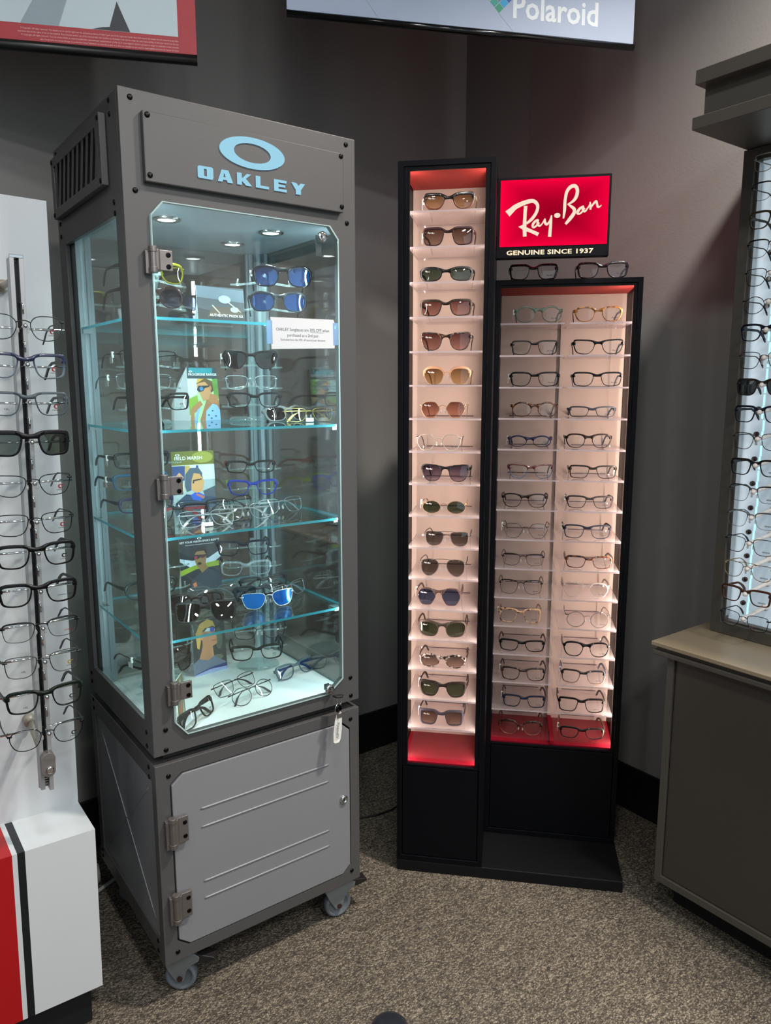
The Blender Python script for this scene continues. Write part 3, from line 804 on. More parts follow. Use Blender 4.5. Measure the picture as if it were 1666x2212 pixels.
# lower box
LD = [(0.057, 0.147), (0.481, 0.147), (0.504, 0.168), (0.504, 0.549), (0.480, 0.571), (0.058, 0.571), (0.031, 0.549), (0.031, 0.168)]
lo_ = MB()
lo_.ring_y(rect8(0, CW, Z0, Z1), LD, 0.0, 0.012)
lo_.ring_x([(0.012, Z0), (CD, Z0), (CD, Z1), (0.012, Z1)], [(0.026, 0.164), (0.466, 0.164), (0.466, 0.556), (0.026, 0.556)], 0.0, 0.010)
lo_.box(CW - .010, CW, 0.012, CD, Z0, Z1); lo_.box(0.010, CW - .010, CD - .010, CD, Z0, Z1)
lo_.box(0.010, CW - .010, 0.012, CD - .010, Z0 + .002, Z0 + .010); lo_.box(0.010, CW - .010, 0.012, CD - .010, Z1 - .012, Z1 - .002)
lo_.build('lower_box', M_frame, cab, bevel=0.0015)
MB().box(0.02, CW - .02, 0.0125, 0.016, Z0 + .012, Z1 - .014).build('door_rebate', pbr('gap_black', '#08080a', 0.8), cab)
LDI = inset(LD, 0.003)
ld_ = MB().prism_y(LDI, -0.002, 0.010).build('cabinet_door', M_door, cab, bevel=0.0015)
for z in (0.4705, 0.4255, 0.2905, 0.2475):
    MB().tube([(0.098, -0.0015, z), (0.105, -0.0022, z), (0.431, -0.0022, z), (0.438, -0.0010, z)], 0.0024, 8).build('pressed_rib', M_door, ld_, True)
lk = MB(); lk.lathe([(0.0115, 0), (0.0115, -.003), (0.0095, -.006), (0.006, -.007), (0.006, -.0045), (0.0001, -.0045)], 20, axis='y', o=(0.481, -0.002, 0.361))
lko = lk.build('lock', M_chrome, ld_, True)
MB().box(0.4800, 0.4820, -0.0068, -0.0060, 0.357, 0.365).build('keyhole', M_bolt, lko)
for zc in (0.442, 0.257): hinge(0.024, zc, 0.068, cab, 0.040)
for x, z in ((.506, .573), (.029, .571), (.030, .140), (.506, .147)): screw(x, z)
for y, z in ((.040, .585), (.040, .562), (.470, .593), (.470, .569), (.041, .156), (.041, .131), (.480, .150), (.480, .132)): screw(y, z, side=True)
# pressed cross on the side panel
sp = MB()
ya, yb, za, zb_ = 0.026, 0.466, 0.164, 0.556
yc, zc_ = (ya + yb) / 2, (za + zb_) / 2
sp.box(0.004, 0.008, ya - .006, yb + .006, za - .006, zb_ + .006)
spo = sp.build('side_panel', M_door, cab)
for (a, b, c, d) in ((0.060, 0.20, 0.425, 0.525), (0.060, 0.525, 0.425, 0.20)):
    MB().tube([(0.0042, a, b), (0.0034, a + (c - a) * .06, b + (d - b) * .06), (0.0034, c - (c - a) * .06, d - (d - b) * .06), (0.0042, c, d)], 0.0014, 8).build('pressed_rib', M_door, spo, True)
# casters
def caster(x, y, ang):
    root = MB()
    root.lathe([(0.0001, 0.1170), (0.027, 0.1170), (0.027, 0.1130), (0.022, 0.1110), (0.024, 0.1030), (0.0001, 0.1030)], 20)
    top = [(-0.038, 0.103), (0.036, 0.101), (0.048, 0.092), (0.046, 0.082), (0.030, 0.072), (0.016, 0.056), (0.009, 0.030), (-0.009, 0.028), (-0.026, 0.056), (-0.040, 0.088)]
    for s in (-1, 1):
        root.prism_y([(a + 0.0, b) for a, b in top], s * 0.0165 - 0.0012, s * 0.0165 + 0.0012)
    root.box(-0.038, 0.036, -0.0165, 0.0165, 0.099, 0.103)
    f = root.build('caster', pbr('zinc_fork', '#8f969c', 0.35, 0.6, 0.06), cab, bevel=0.0008)
    f.matrix_basis = T(x, y, 0) @ RZ(ang)
    wh = MB().lathe([(0.010, -0.010), (0.026, -0.009), (0.028, -0.0125), (0.0335, -0.0125), (0.037, -0.009), (0.037, 0.009), (0.0335, 0.0125), (0.028, 0.0125), (0.026, 0.009), (0.010, 0.010)], 32, axis='y', o=(0, 0, 0.037))
    wh.build('wheel', M_rubber, f, True)
    MB().cyl((0, -0.021, 0.037), (0, 0.021, 0.037), 0.0065, n=12).build('axle', pbr('rusty_axle', '#4a3430', 0.5, 0.5), f)
    MB().prism_y([(0.040, 0.098), (0.082, 0.090), (0.086, 0.083), (0.076, 0.080), (0.052, 0.076), (0.042, 0.084)], -0.015, 0.015).build('brake_pedal', M_darkplastic, f, bevel=0.0015)
caster(0.054, 0.052, -0.62); caster(0.486, 0.045, -0.15); caster(0.06, CD - .06, 0.4); caster(CW - .06, CD - .06, 2.2)
# cam locks on the glass door
for (x, z, b) in ((0.438, 1.741, True), (0.440, 0.672, False)):
    c = MB().lathe([(0.0125, -0.0065), (0.0125, -0.010), (0.0100, -0.0125), (0.006, -0.0130), (0.0001, -0.0115)], 20, axis='y', o=(x, 0, z)).build('cam_lock', M_chrome, door, True)
    a = MB()
    if b: a.box(x - .012, x + .002, 0.0005, 0.003, z - .038, z + .004); a.box(x - .012, x + .008, 0.0005, 0.012, z - .040, z - .037)
    else: a.box(x - .010, x + .004, 0.0005, 0.003, z - .002, z + .012)
    a.build('lock_plate', M_steel, c)
    if b: continue

# key with its wrist strap hanging from the lower cam lock
ky = thing('key', FO @ T(0.442, -0.0135, 0.672), 'black-headed key in the lower lock of the glass door, white wrist strap hanging from it', 'key')
MB().box(-0.0012, 0.0012, -0.010, 0.0, -0.004, 0.004).build('key_blade', M_steel, ky)
MB().prism_z([(-0.004, -0.010), (0.016, -0.016), (0.020, -0.024), (0.012, -0.032), (-0.002, -0.026)], -0.0135, -0.0085).build('key_head', M_darkplastic, ky, bevel=0.0012)
rg = MB(); rg.tube([(0.006 + 0.0065 * cos(a), -0.026 + .002 * sin(a), -0.020 + 0.0100 * sin(a)) for a in [2 * PI * i / 16 for i in range(16)]], 0.0008, 6, True); rg.build('split_ring', M_steel, ky, True)
rg = MB(); rg.tube([(0.003 + 0.0110 * cos(a), -0.026 + .003 * cos(a), -0.040 + 0.0125 * sin(a)) for a in [2 * PI * i / 20 for i in range(20)]], 0.0013, 6, True); rg.build('carabiner', M_chrome, ky, True)
rr = MB(); rr.lathe([(0.0001, -.001), (0.0095, -.001), (0.0095, .001), (0.0001, .001)], 20, axis='y', o=(0.003, -0.026, -0.040)); rr.build('enamel_disc', M_bolt, ky, True)
st = MB()
pa = [(0.006, -0.0265, -0.052), (0.007, -0.027, -0.066), (0.006, -0.0275, -0.095), (0.001, -0.029, -0.120), (-0.005, -0.031, -0.126), (-0.009, -0.030, -0.122), (-0.0075, -0.028, -0.100), (-0.002, -0.026, -0.072), (0.004, -0.0255, -0.054)]
vs = []
for i, (x, y, z) in enumerate(pa):
    wd = 0.0055
    vs += [(x - wd, y, z), (x + wd, y, z), (x + wd, y + .0008, z), (x - wd, y + .0008, z)]
fs = []
for i in range(len(pa) - 1): fs += [(i * 4 + k, i * 4 + (k + 1) % 4, i * 4 + 4 + (k + 1) % 4, i * 4 + 4 + k) for k in range(4)]
sto = st.add(vs, fs).build('wrist_strap', pbr('white_strap', '#d8d8d2', 0.6), ky)
MB().box(-0.0015, 0.0135, -0.0285, -0.0255, -0.064, -0.054).build('strap_crimp', M_cast, sto)
sx_ = MB(); text(sx_, 'XperidIV', 0.0115, shear=0.2, align='LEFT'); sx_.xf(T(-0.0045, -0.0325, -0.071) @ RY(PI / 2 + .10)); sx_.build('strap_print', M_ink, sto)

# paper notice taped on the glass door
no = thing('notice', FO @ T(0.384, -0.0078, 1.528) @ RY(-0.012), 'white paper notice about a 30% discount taped to the glass door', 'notice')
pts = [(-0.081, 0.033), (-0.081, -0.035), (0.082, -0.031), (0.084, -0.018), (0.084, 0.024), (0.081, 0.033)]
pp_ = MB().prism_y(list(reversed(pts)), -0.0005, 0.0).build('paper_sheet', M_paper, no)
tx = MB()
text(tx, 'OAKLEY Sunglasses are 30% OFF when', 0.0096, 0, -0.0007, 0.0045, sx=0.88)
text(tx, 'purchased as a 2nd pair.', 0.0096, 0, -0.0007, -0.0075, sx=0.88)
text(tx, 'Excluded from the 50% off second pair discount.', 0.0064, 0, -0.0007, -0.0165, sx=0.92)
tx.box(0.0185, 0.0535, -0.0008, -0.0006, 0.0024, 0.0029)
tx.build('notice_text', M_ink, pp_)
for x0, x1, z0, z1 in ((-0.091, -0.078, -0.024, 0.026), (0.079, 0.092, -0.024, 0.026)):
    MB().box(x0, x1, -0.0010, -0.0002, z0, z1).build('tape_strip', M_tape, no)

# ------------------------------------------------------------------ clear acrylic stands inside the cabinet
SHZ = [1.5512, 1.3212, 1.0922, 0.8642, 0.6372]
def acrylic_stand(x, y, z, bars, rz, label, lean=0.25, bw=0.060):
    """bars: (height, y offset) of each nose rest"""
    t = thing('eyewear_stand', FO @ T(x, y, z) @ RZ(rz), label, 'display stand')
    b = MB(); b.lathe([(0.0001, 0.001), (bw * .98, 0.001), (bw, 0.004), (bw * .92, 0.010), (bw * .70, 0.012), (0.0001, 0.012)], 28)
    b.v = [(a, q * 0.72, c) for a, q, c in b.v]; b.build('stand_base', M_clearplastic, t, True)
    hz = max(h for h, _ in bars)
    s = MB(); n = 8
    vs = []
    for i in range(n + 1):
        f = i / n; zz = 0.010 + f * (hz - .004); yy = -lean * 0.12 * f ** 1.5; ww = 0.006 + 0.0030 * abs(sin(f * PI * len(bars)))
        vs += [(-ww, yy, zz), (ww, yy, zz), (ww, yy + .004, zz), (-ww, yy + .004, zz)]
    fs = [(0, 3, 2, 1), (n * 4, n * 4 + 1, n * 4 + 2, n * 4 + 3)]
    for i in range(n): fs += [(i * 4 + k, i * 4 + (k + 1) % 4, i * 4 + 4 + (k + 1) % 4, i * 4 + 4 + k) for k in range(4)]
    s.add(vs, fs).build('stand_stem', M_clearplastic, t)
    for h, yo in bars:
        a = MB()
        a.tube([(0, -lean * .12 * (h / hz) ** 1.5, h), (0, yo * .5, h + .006), (0, yo, h)], 0.0034, 8)
        yb = yo + 0.030
        a.tube([(-0.078, yb + .016, h - .017), (-0.060, yb + .008, h - .018), (0, yb - .006, h - .012), (0.060, yb + .008, h - .018), (0.078, yb + .016, h - .017)], 0.0024, 6)
        for sd in (-1, 1): a.tube([(sd * 0.062, yb + .010, h - .018), (sd * 0.061, yb + .010, h - .004)], 0.0022, 6)
        a.build('stand_arm', M_clearplastic, t, True)
    return t
SX = 0.418
# right-hand stands (front-facing) : shelf index, stand y, [(glass centre z, glass y)]
acrylic_stand(0.408, 0.235, SHZ[0], [(0.060, -0.085), (0.118, -0.105)], -0.40, 'clear acrylic stand with two blue-mirrored sunglasses on the top glass shelf', 0.6)
acrylic_stand(0.418, 0.330, SHZ[1], [(0.056, -0.080), (0.103, -0.085), (0.156, -0.090)], -0.40, 'clear acrylic stand with three pairs on the second glass shelf, right side')
acrylic_stand(0.430, 0.365, SHZ[2], [(0.060, -0.060), (0.115, -0.065)], -0.40, 'clear acrylic stand with blue and green frame on the third glass shelf')
acrylic_stand(0.425, 0.370, SHZ[3], [(0.075, -0.080), (0.130, -0.085)], -0.40, 'clear acrylic stand with navy and crystal frames on the lowest glass shelf')
acrylic_stand(0.412, 0.325, SHZ[4], [(0.085, -0.080), (0.135, -0.082)], -0.40, 'clear acrylic stand on the white deck behind the dark rectangular frame')
# left-hand stands
acrylic_stand(0.120, 0.230, SHZ[0], [(0.052, -0.070), (0.103, -0.075)], 0.10, 'clear acrylic stand holding yellow and round sunglasses on the top glass shelf', 0.4)
acrylic_stand(0.125, 0.300, SHZ[1], [(0.054, -0.070), (0.103, -0.070), (0.152, -0.072)], 0.08, 'clear acrylic stand with three pairs at the left of the second glass shelf')
acrylic_stand(0.130, 0.330, SHZ[2], [(0.045, -0.070), (0.100, -0.070), (0.150, -0.070)], 0.10, 'clear acrylic stand at the left of the third glass shelf')
acrylic_stand(0.135, 0.320, SHZ[3], [(0.060, -0.070), (0.115, -0.070)], 0.12, 'clear acrylic stand at the left of the lowest glass shelf')
acrylic_stand(0.150, 0.360, SHZ[4], [(0.060, -0.070), (0.120, -0.070)], 0.10, 'clear acrylic stand at the left rear of the white deck')

navy, dgrey, blk = pl('#121c2c', .35), pl('#2b2f33', .4), pl('#0e0f11')
crystal = glass('crystal_acetate', (0.86, 0.92, 0.94), 0.07, haze=0.18, hazec=(0.85, 0.97, 1))
def onO(x, y, z, rz=0.0, tilt=0.0): return FO @ T(x, y, z) @ RZ(rz) @ RX(tilt)
U = eyewear
# right stands
U(onO(0.412, 0.130, 1.6440, -.40), 'dark framed sunglasses with blue mirror lenses, upper pair on the top shelf stand', 'wrap', 0.142, 0.050, lens='mirror2', fm=pl('#141a20', .1), k=2.6, ptag=True, prnt='o')
U(onO(0.410, 0.150, 1.5880, -.40), 'grey crystal sunglasses with blue mirror lenses, below the dark blue-mirrored pair', 'wrap', 0.140, 0.048, lens='mirror2', fm=pl('#363e44', .25), k=2.8)
U(onO(0.377, 0.245, 1.4530, -.40), 'black sunglasses with dark smoke lenses on the second shelf stand', 'trap', 0.137, 0.047, lens='dark', fm=blk, k=2.2, ptag=True, prnt='o')
U(onO(0.378, 0.247, 1.4030, -.40), 'rimless-looking thin silver frame below the dark smoke sunglasses', 'rect', 0.134, 0.036, 'wire', wire('#a8b4b8'))
U(onO(0.388, 0.250, 1.3560, -.40), 'matte dark grey rectangular frame, lowest on the second shelf stand', 'rect', 0.138, 0.040, fm=pl('#15181b', .5))
U(onO(0.398, 0.305, 1.1830, -.40), 'slim black frame with red inner temples above the blue one', 'rect', 0.132, 0.034, fm=pl('#0d0f12', .4), tm=pl('#9c2a2c', .4), prnt='o')
U(onO(0.400, 0.300, 1.1240, -.40), 'bright blue frame with lime green temples on the third shelf stand', 'trap', 0.134, 0.042, fm=pl('#1c36a8'), tm=pl('#a6c81e', .4))
U(onO(0.362, 0.290, 0.9660, -.40), 'navy rectangular frame on the stand under the third glass shelf', 'square', 0.138, 0.041, fm=navy, prnt='o')
U(onO(0.366, 0.285, 0.9120, -.40), 'clear crystal frame below the navy rectangular one', 'rect', 0.136, 0.040, fm=crystal, tm=blk, prnt='o')
U(onO(0.380, 0.245, 0.7440, -.40), 'thin black wire frame high on the stand over the white deck', 'rect', 0.140, 0.036, 'wire', wire('#22282a'))
U(onO(0.368, 0.240, 0.6880, -.40), 'dark green-grey rectangular frame on the stand over the white deck', 'rect', 0.140, 0.042, fm=pl('#0e1514', .4), prnt='o')
# left stands
U(onO(0.112, 0.150, 1.6330, .10), 'yellow tinted sunglasses at the top left, behind the upper hinge', 'wrap', 0.142, 0.045, lens='yellow', fm=pl('#8f8a1e', .15), tm=blk, k=2.4)
U(onO(0.108, 0.152, 1.5800, .12), 'dark brown round sunglasses below the yellow tinted pair', 'round', 0.140, 0.048, lens='violet', fm=pl('#3a2626', .2))
U(onO(0.112, 0.222, 1.4520, .08), 'black half rim frame at the left of the second shelf, top of three', 'rect', 0.140, 0.040, 'half', wire('#1a1d20'), prnt='o', ptag=True)
U(onO(0.100, 0.226, 1.4040, .12), 'thin grey wire frame at the left of the second shelf, middle of three', 'rect', 0.140, 0.036, 'wire', wire('#7a8488'), prnt='o', ptag=True)
U(onO(0.140, 0.226, 1.3540, .12), 'matte black rectangular frame leaning beside the curved white card', 'square', 0.142, 0.042, fm=pl('#0f1113', .45), prnt='o')
U(onO(0.095, 0.255, 1.2200, .10), 'black frame with lime temple end at the left of the third shelf', 'rect', 0.140, 0.038, fm=pl('#16191c', .4), ptag=True)
U(onO(0.090, 0.255, 1.1700, .10), 'teal blue frame in the left window of the third shelf', 'rect', 0.140, 0.038, fm=pl('#1c5a7c', .4), ptag=True)
U(onO(0.100, 0.255, 1.1150, .10), 'dark violet frame, lowest in the left window of the third shelf', 'rect', 0.140, 0.036, fm=pl('#2a2350', .4))
U(onO(0.100, 0.250, 0.9050, .15), 'dark green rounded frame beside the sport-ready card', 'panto', 0.140, 0.044, fm=pl('#1f2c2c', .3))
U(onO(0.120, 0.240, 0.7300, .25), 'brown temple pair high at the left over the white deck', 'rect', 0.140, 0.036, 'wire', wire('#4a4038'), ptag=True)
U(onO(0.165, 0.300, 0.6750, .45), 'black sunglasses with smoky lenses at the left of the portrait card', 'square', 0.140, 0.044, lens='grey', fm=blk, k=2.0)
# lying on the shelves
U(onO(0.490, 0.250, SHZ[1] + .001, .30, -.25), 'white and black wraparound sunglasses lying behind the gold frame', 'wrap', 0.140, 0.042, lens='dark', fm=pl('#9aa0a2', .15), tm=blk, k=4.5, folded=True)
U(onO(0.500, 0.165, SHZ[1] + .001, -.12, -.12), 'gold half rim frame with barcode tag lying on the second shelf', 'rect', 0.140, 0.036, 'wire', wire('#a89a5c'), folded=True, ptag=True)
U(onO(0.112, 0.150, SHZ[1] + .001, 1.1, -.5), 'folded black sport sunglasses lying at the left end of the second shelf', 'wrap', 0.138, 0.040, lens='dark', fm=blk, k=3.5, folded=True)
U(onO(0.250, 0.270, SHZ[2] + .001, -.25, -.2), 'folded gunmetal wire frame lying in front of the field card', 'rect', 0.136, 0.038, 'wire', wire('#3c4248'), folded=True)
U(onO(0.150, 0.190, SHZ[2] + .001, -.35, -.1), 'black frame with red accent lying at the left of the third shelf', 'square', 0.142, 0.044, fm=blk, tm=pl('#9c2a2c', .4), folded=True)
U(onO(0.190, 0.105, SHZ[2] + .001, -.10, -.45), 'thin silver frame with barcode tag lying at the front left of the third shelf', 'rect', 0.136, 0.040, 'wire', wire('#99a3a8'), folded=True, ptag=True)
U(onO(0.315, 0.250, SHZ[2] + .001, .15, -.25), 'matte black half rim frame with green dots lying on the third shelf', 'rect', 0.140, 0.040, 'half', pl('#17191b', .5), folded=True)
U(onO(0.300, 0.130, SHZ[2] + .001, -.1, -.35), 'silver wire frame lying in front of the black half rim frame', 'rect', 0.140, 0.040, 'wire', wire('#8a9296'), folded=True)
U(onO(0.420, 0.170, SHZ[2] + .001, .15, -.3), 'clear lens frame lying at the front right of the third shelf', 'rect', 0.140, 0.040, 'wire', wire('#7c878c'), folded=True)
U(onO(0.265, 0.265, SHZ[3] + .001, -.25, -.3), 'thin wire frame lying behind the black sunglasses pile', 'rect', 0.140, 0.040, 'wire', wire('#6a7478'), folded=True)
U(onO(0.190, 0.200, SHZ[3] + .001, -.25, -.3), 'glossy black sport sunglasses, rear of the pile on the lowest shelf', 'wrap', 0.142, 0.046, lens='dark', fm=blk, k=3.5, folded=True)
U(onO(0.175, 0.110, SHZ[3] + .001, -.40, -.45), 'matte black square sunglasses, front of the pile on the lowest shelf', 'square', 0.146, 0.050, lens='dark', fm=pl('#16181a', .45), k=2.0, folded=True)
U(onO(0.350, 0.125, SHZ[3] + .001, -.12, -.15), 'silver sunglasses with vivid blue mirror lenses lying on the lowest shelf', 'trap', 0.142, 0.042, 'wire', wire('#c8cdd0'), tm=blk, lens='mirror', k=2.0, folded=True)
U(onO(0.365, 0.205, SHZ[3] + .001, -.05, -.15), 'grey rectangular frame lying right behind the blue mirrored sunglasses', 'rect', 0.140, 0.040, fm=pl('#2a2f34', .35), folded=True)
U(onO(0.420, 0.285, SHZ[3] + .001, -.10, -.15), 'dark grey frame lying farthest back on the lowest shelf', 'rect', 0.140, 0.038, fm=pl('#30353a', .35), folded=True)
U(onO(0.445, 0.185, SHZ[3] + .001, .35, -.3), 'faint wire frame lying right of the blue mirrored sunglasses', 'rect', 0.136, 0.038, 'wire', wire('#8a9296'), folded=True)
U(onO(0.140, 0.075, SHZ[4] + .001, .62, -.35), 'matte black rectangular frame lying at the front left of the white deck', 'square', 0.142, 0.042, fm=pl('#141617', .45), prnt='o', folded=True)
U(onO(0.290, 0.190, SHZ[4] + .001, .30, -.60), 'black wire rectangular frame lying folded on the white deck', 'rect', 0.140, 0.040, 'wire', wire('#1f2426'), tm=blk, folded=True)
U(onO(0.300, 0.110, SHZ[4] + .001, .28, -.55), 'black wire round frame lying folded on the white deck', 'round', 0.138, 0.045, 'wire', wire('#2a2f31'), tm=blk, folded=True)
U(onO(0.465, 0.190, SHZ[4] + .001, .22, -.35), 'grey crystal and blue frame lying at the right of the white deck', 'rect', 0.140, 0.040, fm=pl('#56666e', .2), tm=pl('#1e3a6e', .3), folded=True, prnt='o')

# ------------------------------------------------------------------ printed cards inside the cabinet
C = lambda h, r=0.45: pbr('print_' + h.strip('#'), h, r, 0, 0.0)
def card(x, y, z, w_, h_, lean, rz, label, art, back='#c8d0d4'):
    t = thing('advertising_card', FO @ T(x, y, z) @ RZ(rz), label, 'card')
    f = MB().box(-w_ / 2, w_ / 2, 0, 0.0012, 0, h_).xf(RX(-lean)); fo = f.build('card_front', C(back), t)
    b = MB().prism_x([(0.002, h_ * cos(lean) - .004), (0.050, 0.0), (0.0512, 0.0), (0.0035, h_ * cos(lean) - .002)], -w_ * .42, w_ * .42)
    b.v = [(a, q + sin(lean) * h_ * (c / h_), c) for a, q, c in b.v]
    b.build('card_easel', M_paper, t)
    layers = {}
    lay = [0]
    def P(colr, pts):
        lay[0] += 1
        m = MB(); poly(m, [(-w_ / 2 + a * w_, b_ * h_) for a, b_ in pts], -0.0002 - lay[0] * 0.00006); m.xf(RX(-lean)); m.build('card_print', C(colr), fo)
    def X(s, size, cx, cz, colr='#eef2f4', **k):
        lay[0] += 1
        m = MB(); text(m, s, size, -w_ / 2 + cx * w_, -0.0002 - lay[0] * 0.00006, cz * h_, **k); m.xf(RX(-lean)); m.build('card_text', C(colr), fo)
    def O(cx, cz, r):
        lay[0] += 1
        m = MB(); xx, zz = -w_ / 2 + cx * w_, cz * h_
        ringflat(m, ellipse(xx, zz, r, r * .45, 20), ellipse(xx, zz, r * .6, r * .26, 20), -0.0002 - lay[0] * 0.00006); m.xf(RX(-lean)); m.build('card_emblem', C('#eef2f4'), fo)
    art(P, X, O)
    return t
FULL = [(0, 0), (1, 0), (1, 1), (0, 1)]
EL = lambda cx, cz, rx, rz, n=14: [(cx + rx * cos(2 * PI * i / n), cz + rz * sin(2 * PI * i / n)) for i in range(n)]
def art_prizm(P, X, O):
    P('#4f565c', FULL); P('#3c3f40', [(0, 0), (1, 0), (1, .38), (.6, .46), (.3, .36), (0, .42)]); P('#6a7a86', [(0, .7), (1, .62), (1, .95), (0, 1)])
    P('#5c5246', [(.2, .2), (.95, .3), (.9, .5), (.3, .46)])
    for cx, cz, r in ((.58, .68, .13), (.78, .42, .09)): P('#a9d2dc', EL(cx, cz, r, r * .8)); 
    P('#c8c2b0', [(.3, .5), (.45, .3), (.47, .31), (.32, .52)]); P('#c8c2b0', [(.62, .62), (.9, .36), (.91, .38), (.64, .64)])
    X('AUTHENTIC PRIZM RX', .0082, .60, .22, bold=.0001)
def art_frog(P, X, O):
    P('#a9cf9a', [(0, 0), (1, 0), (1, .79), (0, .79)]); P('#c8e6ea', [(0, .42), (.3, .5), (.4, .79), (0, .79)]); P('#7c9c2e', [(0, .1), (.35, .2), (.3, .48), (0, .40)]); P('#5e8a3c', [(.85, .45), (1, .4), (1, .79), (.82, .79)])
    P('#2e3a42', [(0, .79), (1, .79), (1, 1), (0, 1)]); P('#1f7f8c', [(.08, .90), (.84, .88), (.86, .99), (.1, .99)])
    P('#9a6a44', [(0, 0), (.32, 0), (.62, .44), (1, .38), (1, 0)]); P('#8ab4dc', [(.5, 0), (.55, .18), (.85, .36), (1, .20), (1, 0)]); P('#8ab4dc', [(.12, 0), (.3, .26), (.4, .3), (.24, 0)])
    P('#a8744a', [(.02, 0), (.06, .22), (.38, .38), (.45, .30), (.16, .15), (.14, 0)]); P('#a8744a', [(.6, .40), (.72, .52), (.98, .46), (.95, .28), (.75, .32)])
    P('#c08c5c', [(.36, .56), (.3, .64), (.36, .73), (.7, .73), (.76, .55), (.66, .40), (.48, .37), (.42, .46)]); P('#5a4426', [(.30, .68), (.34, .78), (.6, .80), (.82, .74), (.84, .56), (.76, .52), (.72, .64), (.58, .73), (.40, .71)])
    P('#c79a3c', [(.28, .69), (.36, .785), (.56, .79), (.40, .73)]); P('#1d2228', [(.30, .58), (.36, .655), (.72, .66), (.70, .63), (.56, .61), (.50, .55), (.36, .54)]); P('#3a78a8', EL(.45, .60, .06, .04)); P('#b47c50', EL(.74, .61, .04, .045))
    for a, b in ((.62, .10), (.75, .18), (.85, .08), (.70, .04)): P('#2e4c6c', EL(a, b, .035, .014, 6))
    O(.14, .92, .005); X('FROGSKINS RANGE', .0092, .52, .845, bold=.00012)
def art_marsh(P, X, O):
    P('#a9b8bc', FULL); P('#6c6c28', [(0, .76), (1, .76), (1, 1), (0, 1)]); P('#9a9a3c', EL(.72, .89, .26, .10)); P('#cfd4c0', [(0, .752), (1, .752), (1, .765), (0, .765)])
    P('#33487e', [(0, .5), (.28, .5), (.30, .75), (0, .75)]); P('#c4a05c', [(.30, .6), (.42, .6), (.42, .75), (.30, .75)]); P('#d4e4ec', [(.42, .5), (1, .5), (1, .75), (.42, .75)]); P('#2c4c9c', [(.56, .62), (.62, .62), (.62, .75), (.56, .75)])
    P('#4a5460', [(.7, .30), (1, .38), (1, .10), (.8, .05)]); P('#26405e', [(0, 0), (.05, .12), (.3, .26), (.62, .22), (1, .18), (1, 0)]); P('#2c58c0', [(.40, .24), (.55, .30), (.74, .22), (.62, .12), (.46, .14)]); P('#b86a5c', [(.56, .26), (.74, .20), (.70, .16), (.52, .24)])
    P('#d29c66', [(.42, .34), (.42, .54), (.52, .66), (.68, .62), (.74, .45), (.68, .30), (.54, .27)]); P('#48586a', [(.28, .40), (.30, .60), (.42, .71), (.62, .71), (.70, .62), (.70, .52), (.64, .60), (.50, .62), (.44, .50), (.42, .32), (.32, .30)])
    P('#23262a', [(.46, .44), (.47, .50), (.68, .52), (.68, .50), (.50, .475), (.50, .44)]); P('#d8a070', [(.08, .58), (.16, .64), (.26, .56), (.20, .48)]); P('#e8c9a0', [(.14, .40), (.24, .46), (.26, .30), (.14, .34)])
    O(.14, .94, .006); X('FIELD MARSH', .0125, .06, .855, bold=.00015, align='LEFT')
def art_sport(P, X, O):
    P('#23262c', FULL); P('#b9c6d2', [(0, .62), (.3, .56), (.7, .58), (1, .70), (1, .58), (.75, .44), (.3, .42), (.0, .56)]); P('#8a9c28', [(0, .40), (.35, .47), (1, .52), (1, .42), (.4, .40), (0, .30)]); P('#2a2c30', [(.0, .30), (.4, .40), (1, .40), (1, 0), (0, 0)])
    P('#363a44', [(.12, 0), (.2, .14), (.42, .30), (.66, .40), (.95, .28), (1, .1), (1, 0)]); P('#15171b', [(0, .02), (0, .28), (.14, .30), (.26, .2), (.22, 0)])
    P('#8a6a44', [(.36, .56), (.36, .66), (.42, .74), (.60, .74), (.66, .64), (.62, .48), (.68, .40), (.52, .32), (.46, .40), (.40, .46)]); P('#1d1712', [(.36, .68), (.42, .78), (.58, .79), (.66, .72), (.64, .66), (.60, .72), (.42, .72)])
    P('#241c1e', [(.33, .62), (.36, .66), (.66, .65), (.66, .63), (.58, .59), (.50, .61), (.44, .58), (.36, .58)]); P('#9c2440', EL(.39, .61, .04, .028)); P('#4a1820', EL(.55, .62, .055, .03))
    P('#2a1e18', EL(.47, .495, .05, .025)); P('#c0714a', [(.28, .14), (.36, .17), (.38, .09), (.30, .07)])
    O(.5, .955, .006); X('GET YOUR VISION SPORT-READY', .0074, .5, .885, bold=.0001); X('Most Oxyframes also available in your prescription', .0038, .5, .84)
def art_blond(P, X, O):
    P('#2c2e2c', FULL); P('#4c5448', EL(.8, .6, .12, .2)); P('#3a4034', EL(.15, .8, .12, .15)); P('#5a6050', EL(.7, .25, .2, .06))
    P('#606a7c', [(0, 0), (0, .24), (.20, .32), (.62, .30), (.92, .16), (1, .12), (1, 0)]); P('#1e2c66', [(0, 0), (1, .06), (1, .12), (.5, .10), (0, .03)]); P('#8f9cc8', [(0, 0), (0, .02), (.5, .07), (1, .05), (1, 0)])
    P('#b07c58', [(.18, .30), (.30, .52), (.30, .78), (.66, .80), (.74, .66), (.74, .52), (.60, .48), (.62, .30), (.44, .24)]); P('#c89c50', [(.14, .50), (.12, .78), (.26, .94), (.5, 1.0), (.66, .94), (.72, .82), (.64, .86), (.40, .84), (.30, .78), (.26, .62), (.20, .48)])
    P('#c48c64', EL(.30, .70, .045, .07)); P('#d4dce0', [(.38, .78), (.48, .84), (.70, .80), (.70, .76), (.54, .77)]); P('#2c3cae', EL(.62, .79, .075, .042)); P('#a06448', [(.56, .60), (.74, .60), (.72, .57), (.58, .57)])
